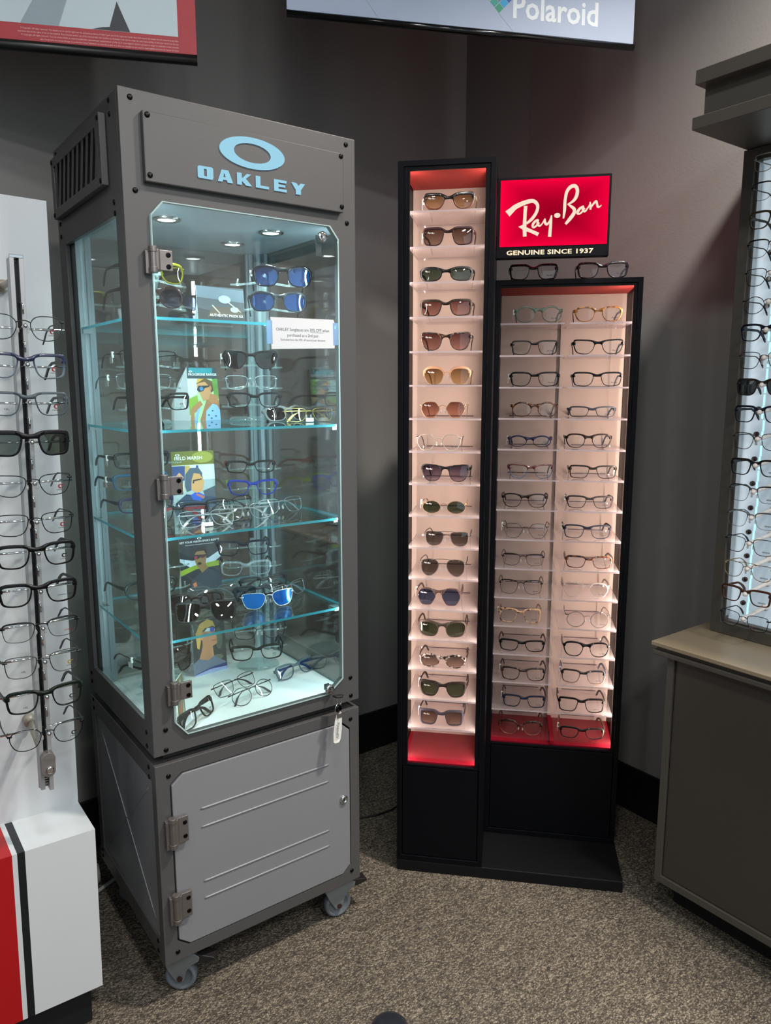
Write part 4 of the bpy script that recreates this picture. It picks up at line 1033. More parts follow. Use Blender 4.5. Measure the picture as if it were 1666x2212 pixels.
card(0.262, 0.150, SHZ[0], 0.118, 0.086, 0.10, 0.02, 'wide dark card showing cut lenses at the back of the top glass shelf', art_prizm)
cf = card(0.327, 0.425, SHZ[1], 0.088, 0.142, 0.12, 0.02, 'card of a man in a blue leaf-print shirt wearing sunglasses, on the second shelf', art_frog)
wv = MB(); wv.add([(-0.044, -0.0005, 0), (-0.043, 0.012, 0.142), (-0.060, 0.03, 0.10), (-0.078, 0.04, 0.04), (-0.080, 0.04, 0)], [(0, 1, 2, 3, 4)]); wv.build('card_wing', M_paper, cf, fix=False)
card(0.268, 0.375, SHZ[2], 0.113, 0.152, 0.05, -0.10, 'card of a dark-haired person in glasses under a field pattern, on the third shelf', art_marsh)
card(0.281, 0.385, SHZ[3], 0.113, 0.150, 0.06, -0.05, 'card of a man in red sunglasses and black shirt, on the lowest glass shelf', art_sport)
card(0.285, 0.355, SHZ[4], 0.100, 0.150, 0.08, 0.10, 'card of a blond man in white-framed blue sunglasses, on the white deck', art_blond)
def art_small(P, X, O):
    P('#6c6a52', FULL); P('#c06a4a', [(.2, .35), (.6, .45), (.55, .25), (.3, .2)]); P('#d8cfa8', [(.1, .6), (.6, .95), (.8, .5), (.4, .6)]); P('#9aa88a', [(.5, .1), (.9, .1), (.8, .45)])
card(0.104, 0.100, SHZ[4], 0.060, 0.112, 0.04, 0.95, 'small green and orange card turned sideways at the front left of the deck', art_small, '#aaa88c')
cd = thing('round_card', FO @ T(0.130, 0.30, SHZ[2]), 'small round pink-edged card beside the middle hinge', 'card')
MB().lathe([(0.0001, 0), (0.020, 0), (0.020, .001), (0.0001, .001)], 24, axis='y', o=(0, 0, 0.021)).build('card_face', pbr('pale_card', '#b9c4c8', 0.6), cd)
MB().tube([(0.0195 * cos(a), -0.0004, 0.021 + 0.0195 * sin(a)) for a in [2 * PI * i / 24 for i in range(24)]], 0.0007, 5, True).build('card_rim', pbr('pink_rim', '#b96a84', 0.6), cd)

# ================================================================== the black two-part eyewear display with a lit sign
rbd = thing('display_stand', FR, 'black two-part lit eyewear display with a red illuminated sign, tall narrow tower at its left', 'display stand')
M_back = pbr('speckled_cream_fabric', '#b9a79c', 0.85, 0, 0.10, 900, 0.3, 1500)
M_acr = glass('frosted_shelf_acrylic', (0.93, 0.91, 0.91), 0.06, haze=0.16, hazec=(0.95, 0.86, 0.86))
M_acre = glass('acrylic_edge', (0.8, 0.76, 0.78), 0.08, haze=0.75, hazec=(0.92, 0.80, 0.83))
M_redn = pbr('red_niche_paint', '#82051c', 0.7, spec=0.2)
TH, RH, BH = 1.9741, 1.7014, 0.0339
def niche(x0, x1, y0, zt, ox0, ox1, oz0, oz1, deep):
    m = MB()
    m.ring_y([(x0, BH), (x1, BH), (x1, zt), (x0, zt)], [(x0 + .014, BH + .016), (x1 - .014, BH + .016), (x1 - .014, zt - .014), (x0 + .014, zt - .014)], y0, y0 + .012)
    m.box(x0, x0 + .012, y0 + .012, y0 + deep, BH, zt); m.box(x1 - .012, x1, y0 + .012, y0 + deep, BH, zt)
    m.box(x0 + .012, x1 - .012, y0 + .012, y0 + deep, zt - .012, zt); m.box(x0 + .012, x1 - .012, y0 + deep - .008, y0 + deep, BH, zt - .012)
    m.build('carcass', M_black, rbd, bevel=0.0012)
    f = MB().ring_y([(x0 + .0145, oz0 - .006), (x1 - .0145, oz0 - .006), (x1 - .0145, zt - .0145), (x0 + .0145, zt - .0145)], [(ox0, oz0), (ox1, oz0), (ox1, oz1), (ox0, oz1)], y0 + .003, y0 + .012)
    f.build('inner_frame', M_black, rbd, bevel=0.0008)
    MB().box(x0 + .0155, x1 - .0155, y0 + .003, y0 + .014, BH + .0175, oz0 - .0085).build('lower_panel', M_black, rbd, bevel=0.0012)
    MB().box(x0 + .013, x1 - .013, y0 + deep - .022, y0 + deep - .012, oz0 - .004, oz1 + .006).build('back_panel', M_back, rbd)
    MB().box(x0 + .013, x1 - .013, y0 + .013, y0 + deep - .022, oz1 + .001, oz1 + .007).build('niche_ceiling', pbr('red_ceiling_paint', '#94302c', 0.6, spec=0.2), rbd)
    MB().box(x0 + .013, x1 - .013, y0 + .013, y0 + deep - .022, oz0 - .006, oz0 + .004).build('niche_floor', M_redn, rbd)
    for lx, sg in ((ox0 - .004, 1), (ox1 + .004, -1)):
        h = MB().box(lx - .003, lx + .003, y0 + .0125, y0 + .0150, oz0 + .01, oz1 - .01).build('led_strip', M_steel, rbd)
        ld = bpy.data.lights.new('led', 'AREA'); ld.shape = 'RECTANGLE'; ld.size = 0.006; ld.size_y = oz1 - oz0 - .02; ld.energy = 4.4 if x0 < .1 else 6.2; ld.color = (1.0, 0.81, 0.71)
        o = bpy.data.objects.new('led', ld); col.objects.link(o); o.parent = h
        o.matrix_basis = T(lx, y0 + .0158, (oz0 + oz1) / 2) @ RZ(-sg * 0.65) @ RX(PI / 2)
niche(0, 0.2483, 0.0, TH, 0.030, 0.222, 0.338, 1.951, 0.225)
niche(0.2483, 0.6417, 0.1809, RH, 0.262, 0.6185, 0.334, 1.681, 0.225)
# textured side rail inside the niches
for x, y0, z1 in ((0.0135, 0.03, 1.94), (0.2235, 0.03, 1.94), (0.6255, 0.21, 1.67)):
    m = MB()
    for i in range(4): m.box(x, x + .006, y0 + i * .012, y0 + i * .012 + .005, 0.345, z1)
    m.build('side_rail', pbr('dark_bronze', '#3a302b', 0.4, 0.5), rbd)
bsm = MB().box(0, 0.6445, 0, 0.41, 0, BH); bsm.build('base', M_blackw, rbd, bevel=0.002)
M_acrl = glass('clear_shelf_acrylic', (0.97, 0.94, 0.95), 0.02, boost=0.3, haze=0.01, hazec=(0.95, 0.86, 0.86))
def acr_shelf(x0, x1, y0, y1, z, top=None):
    s = MB(); zb = z - .0045
    V = [(x0, y0, zb), (x1, y0, zb), (x1, y1, zb), (x0, y1, zb), (x0, y0, z), (x1, y0, z), (x1, y1, z), (x0, y1, z)]
    s.add(V, [(0, 3, 2, 1), (4, 5, 6, 7)], 0); s.add(V, [(0, 1, 5, 4), (1, 2, 6, 5), (2, 3, 7, 6), (3, 0, 4, 7)], 1)
    so = s.build('acrylic_shelf', [M_acrl if z < .36 else M_acr, M_acrl if z < .36 else M_acre], rbd)
    MB().box(x0 + .03, x1 - .03, y1 - .0012, y1, z, z + .0016).build('slot_line', pbr('slot_brown', '#4a3a36', 0.7), so)
for i in range(18): acr_shelf(0.0265, 0.2215, 0.015, 0.201, 1.856 - .0882 * i)
for i in range(15):
    z = 1.5860 - .0882 * i
    acr_shelf(0.2625, 0.4385, 0.196, 0.382, z); acr_shelf(0.4535, 0.6200, 0.196, 0.382, z)
MB().box(0.4400, 0.4520, 0.374, 0.3825, 0.345, 1.60).build('shelf_spine', M_back, rbd)
MB().box(0.4400, 0.4520, 0.190, 0.380, 0.339, 0.350).build('red_divider', M_redn, rbd)
# sign
def sign_mat():
    t = NT('lit_red_face'); tc = t.n('ShaderNodeTexCoord'); sx = t.n('ShaderNodeSeparateXYZ'); t.l(tc.outputs['Object'], sx.inputs[0])
    dx = t.math('DIVIDE', t.math('ABSOLUTE', t.math('SUBTRACT', sx.outputs[0], 0.400)), 0.1375)
    dz = t.math('DIVIDE', t.math('ABSOLUTE', t.math('SUBTRACT', sx.outputs[2], 1.858)), 0.083)
    m = t.math('POWER', t.math('MAXIMUM', dx, dz), 2.0)
    s = t.math('ADD', 0.42, t.math('MULTIPLY', m, 0.75))
    e = t.n('ShaderNodeEmission'); e.inputs[0].default_value = (0.82, 0.0005, 0.040, 1); t.l(s, e.inputs[1]); t.l(e.outputs[0], t.out.inputs[0]); return t.m
sg = MB().box(0.2485, 0.5380, 0.101, 0.130, 1.7460, 1.9480).build('sign_box', M_black, rbd, bevel=0.001)
MB().box(0.2570, 0.5320, 0.0995, 0.1015, 1.7750, 1.9410).build('sign_face', sign_mat(), sg)
MB().box(0.2570, 0.5320, 0.1295, 0.1315, 1.8500, 1.9410).build('sign_rear_face', emis('lit_red_rear', (0.82, 0.001, 0.04), 7.0), sg)
M_cream = emis('lit_cream', lin('#fbe3cc'), 1.0)
STROKES = [[(0.27595,1.85765,0.01766),(0.2854,1.86539,0.01463),(0.29657,1.87456,0.01261),(0.32036,1.88436,0.0111),(0.34051,1.88754,0.00959),(0.35141,1.87981,0.00858),(0.35334,1.86862,0.00807),(0.34921,1.85633,0.00807),(0.3395,1.84294,0.00807),(0.32586,1.83159,0.00555)],[(0.32264,1.87636,0.00908),(0.32138,1.85206,0.00858),(0.32115,1.82723,0.00959),(0.3223,1.7994,0.00959)],[(0.30821,1.82454,0.00353),(0.32243,1.81926,0.00908),(0.34318,1.81038,0.00858),(0.35724,1.80365,0.00959)],[(0.35613,1.84081,0.00454),(0.34862,1.83702,0.00606),(0.34252,1.82923,0.00656),(0.34278,1.82179,0.00454),(0.3491,1.82363,0.00505),(0.35895,1.83332,0.00454)],[(0.35664,1.8408,0.00353),(0.35418,1.83145,0.00555),(0.35927,1.8249,0.00505),(0.36597,1.8297,0.00353),(0.37314,1.84215,0.00353)],[(0.37311,1.84289,0.00353),(0.37348,1.83348,0.00656),(0.37829,1.82794,0.00606),(0.38512,1.83569,0.00454),(0.38969,1.84843,0.00404)],[(0.3896,1.8504,0.00353),(0.38838,1.83068,0.00706),(0.38715,1.81095,0.00807),(0.38646,1.79663,0.00858)],[(0.42749,1.91055,0.00606),(0.42278,1.88655,0.00757),(0.42213,1.86194,0.00757),(0.42003,1.8413,0.00404)],[(0.4218,1.86933,0.00454),(0.42464,1.90127,0.00757),(0.434,1.917,0.00908),(0.44645,1.91983,0.00908),(0.45278,1.90908,0.00858),(0.45028,1.89318,0.00858),(0.44196,1.88234,0.00656),(0.43011,1.87601,0.00303)],[(0.42907,1.87653,0.00252),(0.43875,1.87013,0.00656),(0.44673,1.86255,0.00858),(0.44594,1.85274,0.00908),(0.43641,1.83944,0.00908),(0.42579,1.82688,0.00606)],[(0.47044,1.87006,0.00404),(0.46061,1.86393,0.00656),(0.45545,1.8557,0.00656),(0.45567,1.85128,0.00404),(0.46371,1.85305,0.00454),(0.47324,1.86508,0.00353)],[(0.47044,1.87006,0.00303),(0.46788,1.8608,0.00555),(0.47368,1.85673,0.00505),(0.48083,1.86538,0.00353),(0.48591,1.87457,0.00303)],[(0.48564,1.87947,0.00353),(0.4873,1.86767,0.00555),(0.4872,1.86032,0.00505)],[(0.48699,1.864,0.00353),(0.49499,1.87531,0.00505),(0.50077,1.88055,0.00555),(0.50316,1.87412,0.00555),(0.50561,1.86672,0.00555),(0.51066,1.86708,0.00353),(0.51449,1.8709,0.00202)]]
DOT = (0.40415, 1.84931)
sm = MB()
for i, s in enumerate(STROKES): ribbon(sm, s, 0.0990 - i * 0.00002)
poly(sm, ellipse(DOT[0], DOT[1], 0.0080, 0.0062, 20), 0.0990)
poly(sm, [(STROKES[2][0][0] - .0035, STROKES[2][0][1]), (STROKES[2][1][0], STROKES[2][1][1] - .006), (STROKES[2][1][0] + .004, STROKES[2][1][1] + .014)], 0.0989)
sm.build('sign_script', M_cream, sg, fix=False)
gm = MB(); text(gm, 'GENUINE SINCE 1937', 0.0158, 0.3870, 0.1004, 1.7540, bold=0.0005, sx=1.42, space=1.05); gm.build('sign_lettering', emis('lit_warm_letters', lin('#ffe9c4'), 1.1), sg, fix=False)
sc_ = MB().box(0.2435, 0.2500, 0.085, 0.118, 1.80, 1.90).build('sign_bracket', M_black, rbd)

# --- the eyewear on it
def onR(x, y, z, rz=0.0): return FR @ T(x, y, z + .0003) @ RZ(rz)
ORD = ['first', 'second', 'third', 'fourth', 'fifth', 'sixth', 'seventh', 'eighth', 'ninth', 'tenth', 'eleventh', 'twelfth', 'thirteenth', 'fourteenth', 'fifteenth', 'sixteenth', 'seventeenth', 'eighteenth']
GT, GL, GRR = 'sunglasses on the narrow black tower', 'frames in the left column of the black display', 'frames in the right column of the black display'
gold, silver, gun = wire('#a88c6c'), wire('#b9b4ac'), wire('#6a6460')
brn = pl('#3a2420', .3)
TW = [ # cx, y, W, H, shape, style, frame, temple, lens, description, extra
 (.128, .024, .135, .042, 'trap', 'plastic', gradient('black_over_brown', '#15100e', '#5a3020', .012, .030), pl('#8a8468', .3), 'amber', 'black over brown sunglasses with amber gradient lenses', dict(t=.0042)),
 (.127, .022, .134, .046, 'square', 'plastic', pl('#3c2426', .3), pl('#3c2426', .3), 'brown', 'plum brown square sunglasses with brown gradient lenses', dict(t=.0034)),
 (.123, .025, .141, .037, 'wrap', 'plastic', pl('#16181a', .4), pl('#16181a', .4), 'teal', 'matte black wraparound sunglasses with deep green lenses', dict(k=3.2, t=.0036)),
 (.123, .025, .139, .043, 'square', 'plastic', pl('#33291f', .4), pl('#33291f', .4), 'wine', 'olive brown sunglasses with reddish gradient lenses', dict(k=2.2, t=.0036)),
 (.124, .029, .137, .048, 'cat', 'plastic', TORTD, TORTD, 'wine', 'dark tortoise upswept sunglasses with wine gradient lenses', dict(t=.0026)),
 (.126, .050, .130, .044, 'panto', 'club', pl('#c99a78', .3), gold, 'tan', 'beige browline sunglasses with gold wire and tan lenses', dict(lower=gold)),
 (.118, .030, .126, .044, 'hex', 'wire', gold, gold, 'rust', 'gold wire hexagonal sunglasses with rust gradient lenses', {}),
 (.107, .038, .127, .044, 'hex', 'wire', silver, gun, None, 'pale wire hexagonal clear frame', {}),
 (.124, .060, .135, .048, 'cat', 'plastic', blk, blk, 'violet', 'thin black rounded sunglasses with violet gradient lenses', dict(t=.0022)),
 (.122, .047, .127, .038, 'oval', 'wire', gold, TORTL, 'green', 'gold wire oval sunglasses with green lenses', {}),
 (.132, .041, .127, .041, 'navig', 'wire', gun, gun, 'grey', 'gunmetal double bridge sunglasses with grey lenses', dict(brow=True)),
 (.121, .043, .130, .050, 'aviator', 'wire', gun, gun, 'grey', 'gunmetal teardrop pilot sunglasses with grey lenses', dict(brow=True)),
 (.110, .055, .129, .050, 'hex', 'plastic', pl('#5c4640', .3), pl('#6a5450', .3), 'blue', 'mauve brown geometric sunglasses with slate blue lenses', dict(t=.0020)),
 (.122, .037, .139, .048, 'wrap', 'plastic', pl('#4a3e34', .4), pl('#3c3028', .4), 'green', 'taupe wraparound sunglasses with green lenses', dict(k=3.2, t=.0032)),
 (.125, .030, .134, .041, 'oval', 'plastic', TORTG, pl('#3a2a22', .3), 'greygrad', 'speckled tortoise oval sunglasses with grey gradient lenses', dict(t=.0028)),
 (.126, .032, .137, .048, 'trap', 'plastic', pl('#2c211b', .45), pl('#2c211b', .45), 'green', 'matte brown-black sunglasses with silver rivets and green lenses', dict(t=.0042)),
 (.123, .036, .130, .048, 'square', 'plastic', pl('#46424c', .45), pl('#34303a', .45), 'brown', 'matte slate grey square sunglasses with brown gradient lenses', dict(t=.0040)),
]
for i, (cx, y, W_, H_, sh, sty, fm, tm, ln, ds, ex) in enumerate(TW):
    eyewear(onR(cx, y, 1.856 - .0882 * i, random.uniform(-.03, .03)), '%s, %s shelf down the tower' % (ds, ORD[i]), sh, W_, H_, sty, fm, tm, ln, prnt='rw' if ln else 'rb', group=GT, ptag=(i in (0, 1, 9, 15, 16, 12)), **ex)
LC = [
 (.368, .204, .131, .045, 'round', 'plastic', pl('#7c8c7c', .25), pl('#5c6c5c', .3), 'translucent sage green round frame', dict(t=.0026)),
 (.359, .204, .131, .040, 'square', 'plastic', pl('#2a2828', .35), pl('#5a5654', .35), 'dark grey rectangular frame', dict(t=.0024)),
 (.362, .204, .140, .041, 'rect', 'plastic', blk, pl('#8a8884', .3), 'glossy black rectangular frame with pale temples', dict(t=.0028)),
 (.366, .246, .134, .044, 'round', 'plastic', TORT, TORT, 'tortoise round frame', dict(t=.0024)),
 (.355, .251, .127, .035, 'oval', 'plastic', pl('#2c3050', .3), pl('#2c3050', .3), 'small indigo oval frame', dict(t=.0024)),
 (.360, .217, .131, .042, 'trap', 'plastic', gradient('red_over_blue', '#5a2628', '#44668c', .014, .030), pl('#2c2226', .3), 'frame fading from dark red to blue', dict(t=.0022)),
 (.345, .230, .134, .042, 'panto', 'plastic', pl('#2b2119', .3), pl('#2b2119', .3), 'dark brown softly rounded frame', dict(t=.0022)),
 (.350, .212, .134, .045, 'hex', 'wire', gun, gun, 'thin silver wire geometric frame', {}),
 (.345, .232, .127, .036, 'rect', 'half', pl('#231c1c', .3), pl('#231c1c', .3), 'black half rim frame with bare lower lenses', {}),
 (.341, .234, .131, .043, 'rect', 'half', pl('#2a2320', .3), pl('#17120f', .3), 'brown metal browbar frame with double bridge', dict(brow=True)),
 (.341, .225, .127, .045, 'square', 'plastic', TORTL, TORTL, 'cream and brown tortoise square frame', dict(t=.0032)),
 (.349, .220, .138, .037, 'rect', 'plastic', blk, pl('#4a1418', .3), 'black rectangular frame with red temple tips', dict(t=.0028)),
 (.355, .208, .134, .042, 'rect', 'plastic', TORTD, pl('#2a1c18', .3), 'brown-black tortoise rectangular frame', dict(t=.0028)),
 (.360, .214, .130, .039, 'square', 'plastic', pl('#262c40', .3), pl('#2b2328', .3), 'blue marbled rectangular frame', dict(t=.0028)),
 (.352, .212, .134, .042, 'panto', 'club', TORTD, TORTD, 'tortoise browline frame with gold lower wire', dict(lower=gold)),
]
RC = [
 (.530, .204, .131, .041, 'panto', 'plastic', HONEY, TORTD, 'honey tortoise round frame', dict(t=.0026)),
 (.533, .204, .140, .041, 'trap', 'plastic', blk, blk, 'black upswept rectangular frame', dict(t=.0024)),
 (.534, .204, .138, .040, 'rect', 'plastic', pl('#17191d', .3), pl('#73747c', .3), 'black frame with light grey temples', dict(t=.0026)),
 (.529, .251, .134, .032, 'rect', 'plastic', pl('#3c424c', .4), pl('#23262c', .4), 'narrow blue-grey rectangular frame', dict(t=.0024)),
 (.522, .246, .132, .042, 'panto', 'plastic', pl('#2a1d16', .3), pl('#2a1d16', .3), 'dark brown keyhole rounded frame', dict(t=.0026)),
 (.537, .240, .136, .039, 'square', 'plastic', pl('#2a221e', .3), pl('#5a4a46', .3), 'dark brown frame with pinkish temples', dict(t=.0026)),
 (.532, .240, .134, .038, 'rect', 'plastic', pl('#3b3232', .35), pl('#3b3232', .35), 'taupe rectangular frame', dict(t=.0026)),
 (.528, .232, .137, .041, 'rect', 'plastic', pl('#20283a', .45), pl('#1d1d24', .45), 'matte blue low rectangular frame', dict(t=.0022)),
 (.536, .224, .137, .038, 'rect', 'plastic', TORT, TORT, 'brown tortoise small rectangular frame', dict(t=.0028)),
 (.530, .222, .135, .046, 'hex', 'plastic', glass('pale_crystal_frame', (0.86, 0.82, 0.80), 0.07, haze=0.22, hazec=(1, .95, .92)), silver, 'colourless crystal geometric frame', dict(t=.0022)),
 (.538, .213, .128, .048, 'round', 'wire', gun, silver, 'thin grey wire round frame', {}),
 (.537, .203, .136, .046, 'panto', 'plastic', blk, pl('#8a7c70', .3), 'black rounded frame with clear temples', dict(t=.0026)),
 (.533, .214, .132, .043, 'rect', 'plastic', gradient('black_over_clear', '#131012', '#7a604c', .008, .028), pl('#56688c', .3), 'black over tortoise frame with blue-grey temple tips', dict(t=.0028)),
 (.530, .206, .138, .045, 'square', 'plastic', pl('#17110f', .3), pl('#3c342e', .3), 'large dark square frame', dict(t=.0030)),
 (.536, .212, .134, .037, 'rect', 'plastic', pl('#1c1614', .3), pl('#6a5c4a', .3), 'narrow dark frame with cream temple fronts', dict(t=.0028)),
]
for i, (cx, y, W_, H_, sh, sty, fm, tm, ds, ex) in enumerate(LC):
    eyewear(onR(cx, y, 1.586 - .0882 * i, random.uniform(-.03, .03)), '%s, left column, %s shelf down' % (ds, ORD[i]), sh, W_, H_, sty, fm, tm, None, prnt='rb', group=GL, ptag=(i in (0, 2, 4, 7, 10, 12, 13)), **ex)
for i, (cx, y, W_, H_, sh, sty, fm, tm, ds, ex) in enumerate(RC):
    eyewear(onR(cx, y, 1.586 - .0882 * i, random.uniform(-.03, .03)), '%s, right column, %s shelf down' % (ds, ORD[i]), sh, W_, H_, sty, fm, tm, None, prnt='rb', group=GRR, ptag=(i in (6, 7, 12, 14)), **ex)
eyewear(onR(.350, .205, RH), 'speckled black frame on top of the black display, under the lit sign', 'square', .134, .043, fm=mottled('black_speckle', '#0c0c0e', '#2c3038', 120, .6), t=.0036, prnt='rb')
eyewear(onR(.536, .205, RH), 'dark brown frame on top of the black display, at its outer corner', 'rect', .138, .044, fm=mottled('brown_speckle', '#151012', '#33282a', 120, .6), t=.0036, prnt='rb')

# ================================================================== white panel with a rail of frames at the left
kp = thing('eyewear_rack', FK, 'tall white eyewear panel on a white, black and red plinth at the left edge', 'display stand')
MB().box(-0.62, 0.0, 0.0, 0.030, 0.40, 1.782).build('back_board', M_white, kp, bevel=0.001)
for x0, x1, m, nm in ((-0.139, 0.0, M_white, 'plinth_block'), (-0.1535, -0.139, M_stripe, 'plinth_stripe'), (-0.1630, -0.1535, M_white, 'plinth_stripe'), (-0.62, -0.1630, M_red, 'plinth_block')):
    MB().box(x0, x1, -0.132, 0.0 if nm == 'plinth_stripe' else 0.030, 0.0960, 0.4722).build(nm, m, kp)
MB().box(-0.60, -0.020, -0.11, 0.03, 0.004, 0.0955).build('plinth_kick', M_stripe, kp)
RXK, RYK = -0.0930, -0.150
rl = MB()
rl.box(RXK - .012, RXK - .004, RYK - .004, RYK + .022, 0.690, 1.640); rl.box(RXK + .004, RXK + .012, RYK - .004, RYK + .022, 0.690, 1.640)
rl.box(RXK - .012, RXK + .012, RYK + .018, RYK + .022, 0.600, 1.640)
rl.box(RXK - .012, RXK - .004, RYK - .004, RYK + .022, 0.605, 0.690); rl.box(RXK + .004, RXK + .012, RYK - .004, RYK + .022, 0.600, 0.690)
rail = rl.build('rail', pbr('rail_aluminium', '#a8abac', 0.45, 0.5, 0.04), kp, bevel=0.0006)
MB().box(RXK - .0055, RXK + .0055, RYK + .010, RYK + .017, 0.61, 1.635).build('rail_slot', pbr('slot_black', '#07070a', 0.4), rail)
MB().box(RXK - .012, RXK + .012, RYK - .004, RYK + .022, 1.640, 1.646).build('rail_cap', M_chrome, rail, bevel=0.0008)
tth = MB()
for i in range(14): tth.box(RXK - .004, RXK + .004, RYK + .004, RYK + .010, 0.612 + i * .0052, 0.615 + i * .0052)
tth.build('rail_teeth', M_steel, rail)
for z in (1.605, 0.700):
    m = MB(); m.cyl((RXK, 0.0, z), (RXK, RYK + .02, z - (0.0 if z > 1 else .035)), 0.0065, n=14); m.build('rail_arm', pbr('beige_arm', '#a9a294', 0.4, 0.4), kp, True)
    MB().cyl((RXK, 0.0, z), (RXK, -.018, z - (0 if z > 1 else .004)), 0.0125, n=18).build('arm_collar', pbr('beige_arm', '#a9a294', 0.4, 0.4), kp, True)
lk = MB(); lk.prism_y([(RXK + .002 + .0125 * cos(a), 0.662 + .0125 * sin(a) + (.013 if sin(a) > 0 else -.013)) for a in [2 * PI * i / 24 + .0001 for i in range(24)]], RYK - .020, RYK - .002)
lko = lk.build('rail_lock', pbr('taupe_metal', '#85807c', 0.35, 0.5), kp, bevel=0.001)
MB().lathe([(0.0075, -.0002), (0.0075, -.003), (0.005, -.004), (0.0001, -.003)], 16, axis='y', o=(RXK + .003, RYK - .020, 0.652)).build('lock_cylinder', M_chrome, lko, True)
def onK(x, y, z, rz=0.0): return FK @ T(x, y, z) @ RZ(rz)
GK = 'frames on the rail of the white panel'
KG = [
 ('panto', 'wire', wire('#3c4040'), pl('#2a2c2c', .4), None, 'thin grey wire round frame', 'cr', .046, {}),
 ('square', 'plastic', gradient('navy_over_grey', '#1a2444', '#62707c', .014, .034), navy, None, 'navy over grey rectangular frame', 'cr', .046, dict(t=.0034)),
 ('square', 'plastic', pl('#5c6a74', .3), pl('#4a4f54', .3), None, 'translucent grey rectangular frame', 'cr', .044, dict(t=.0026)),
 ('square', 'plastic', pl('#15161a', .4), blk, 'oldgreen', 'black flat-top sunglasses with grey-green lenses', None, .048, dict(t=.0046, k=1.6, bz=.7)),
 ('trap', 'wire', wire('#2a3036'), pl('#2a2c2c', .4), None, 'dark wire frame with faint lower rims', 'cr', .042, {}),
 ('rect', 'wire', wire('#17191b'), pl('#262c2c', .4), None, 'black wire rectangular frame with thick temples', 'cr', .042, {}),
 ('rect', 'plastic', blk, pl('#20242c', .4), None, 'glossy black rectangular frame with metal hinge pins', 'cd', .046, dict(t=.0034)),
 ('rect', 'plastic', blk, pl('#26282c', .4), None, 'black rectangular frame with tortoise left end', 'cdu', .045, dict(t=.0034)),
 ('rect', 'half', pl('#101214', .4), pl('#2c3032', .4), None, 'black half rim frame', 'ct', .038, {}),
 ('rect', 'wire', wire('#4a4c4e'), pl('#24282a', .4), None, 'gunmetal wire rectangular frame with gold print', 'cg', .044, {}),
 ('rect', 'plastic', pl('#142018', .3), pl('#263830', .35), None, 'dark green rectangular frame', 'cd', .046, dict(t=.0032)),
 ('panto', 'wire', wire('#121416'), pl('#2a3232', .4), None, 'black wire rounded rectangular frame', 'cd', .044, {}),
]
ZK = [1.493, 1.424, 1.357, 1.282, 1.209, 1.136, 1.073, 1.000, .932, .861, .789, .714]
for i, (sh, sty, fm, tm, ln, ds, pn, H_, ex) in enumerate(KG):
    z = ZK[i] - .002
    root_ = eyewear(onK(RXK - .002, -0.192, z, 0.0), '%s, %s from the top on the white panel' % (ds, ORD[i]), sh, .142, H_, sty, fm, tm, ln, prnt=pn, group=GK, gap=.020, **ex)
    if i in (2, 9, 10):
        le = [c_ for c_ in root_.children if c_.name.startswith('lens')][0]
        link_mesh('lens_print', print_mesh('xl'), le, T(-0.036, 0.0005, H_ * .26))
    zr = z + H_ * .52
    h = MB()
    h.tube([(RXK + .0785, RYK + .004, zr + .001), (RXK + .010, RYK + .002, zr), (RXK, RYK + .005, zr)], [.0026, .0020, .0016], 8)
    h.tube([(RXK - .0785, RYK + .004, zr + .001), (RXK - .010, RYK + .002, zr), (RXK, RYK + .005, zr)], [.0026, .0020, .0016], 8)
    h.build('cross_rod', M_chrome, kp, True)
    nb = MB(); nb.cyl((RXK + .001, RYK + .002, zr + .002), (RXK + .001, -0.188, z + H_ * .66 - .004), .0022, n=8)
    nb.lathe([(.0001, -.0045), (.0034, -.003), (.0045, 0), (.0034, .003), (.0001, .0045)], 12, o=(RXK + .001, -0.191, z + H_ * .66 - .004)); nb.build('nose_rest', M_chrome, kp, True)
    hk = MB(); hk.tube([(RXK + .003, RYK + .006, zr + .047), (RXK + .004, RYK - .006, zr + .046), (RXK + .005, RYK - .009, zr + .042), (RXK + .005, RYK - .009, zr + .026)], .0020, 8); hk.build('lock_pin', M_chrome, kp, True)

# ================================================================== taupe cabinet with a backlit eyewear board at the right
M_taupe = pbr('taupe_paint', '#4d4943', 0.42, 0.0, 0.04, 6, 0.1, 300)
M_taupe2 = pbr('taupe_counter', '#8f8069', 0.4, 0.0, 0.06, 8, 0.1, 300)
rc = thing('wall_cabinet', FC, 'taupe wall cabinet with counter, crown and backlit eyewear board at the right edge', 'cabinet')
YW = 0.3720; XE = 1.25
b = MB(); b.ring_y([(0.030, 0.0932), (XE, 0.0932), (XE, 0.726), (0.030, 0.726)], [(0.049, 0.1130), (XE - .02, 0.1130), (XE - .02, 0.720), (0.049, 0.720)], 0.0, 0.014)
b.box(0.030, 0.045, 0.014, YW, 0.0932, 0.726); b.box(XE - .015, XE, 0.014, YW, 0.0932, 0.726); b.box(0.045, XE - .015, 0.014, YW, 0.0932, 0.108)
b.build('cabinet_carcass', M_taupe, rc, bevel=0.001)
MB().box(0.0515, XE - .022, 0.006, 0.016, 0.1150, 0.7180).build('cabinet_door', pbr('taupe_door', '#3c3934', 0.45, 0, 0.04, 6), rc, bevel=0.001)
MB().box(0.045, XE - .02, 0.016, 0.020, 0.108, 0.722).build('door_gap', pbr('gap_black', '#08080a', 0.8), rc)
MB().box(0.045, XE - .02, 0.078, YW, 0.0, 0.0932).build('toe_kick', pbr('kick_black', '#101114', 0.6), rc)
k = MB(); k.box(-0.004, XE + .02, -0.024, YW, 0.7520, 0.7627); k.build('counter_top', M_taupe2, rc, bevel=0.0015)
k = MB(); k.box(0.004, XE + .012, -0.010, YW, 0.7400, 0.7520); k.build('counter_groove', M_taupe, rc)
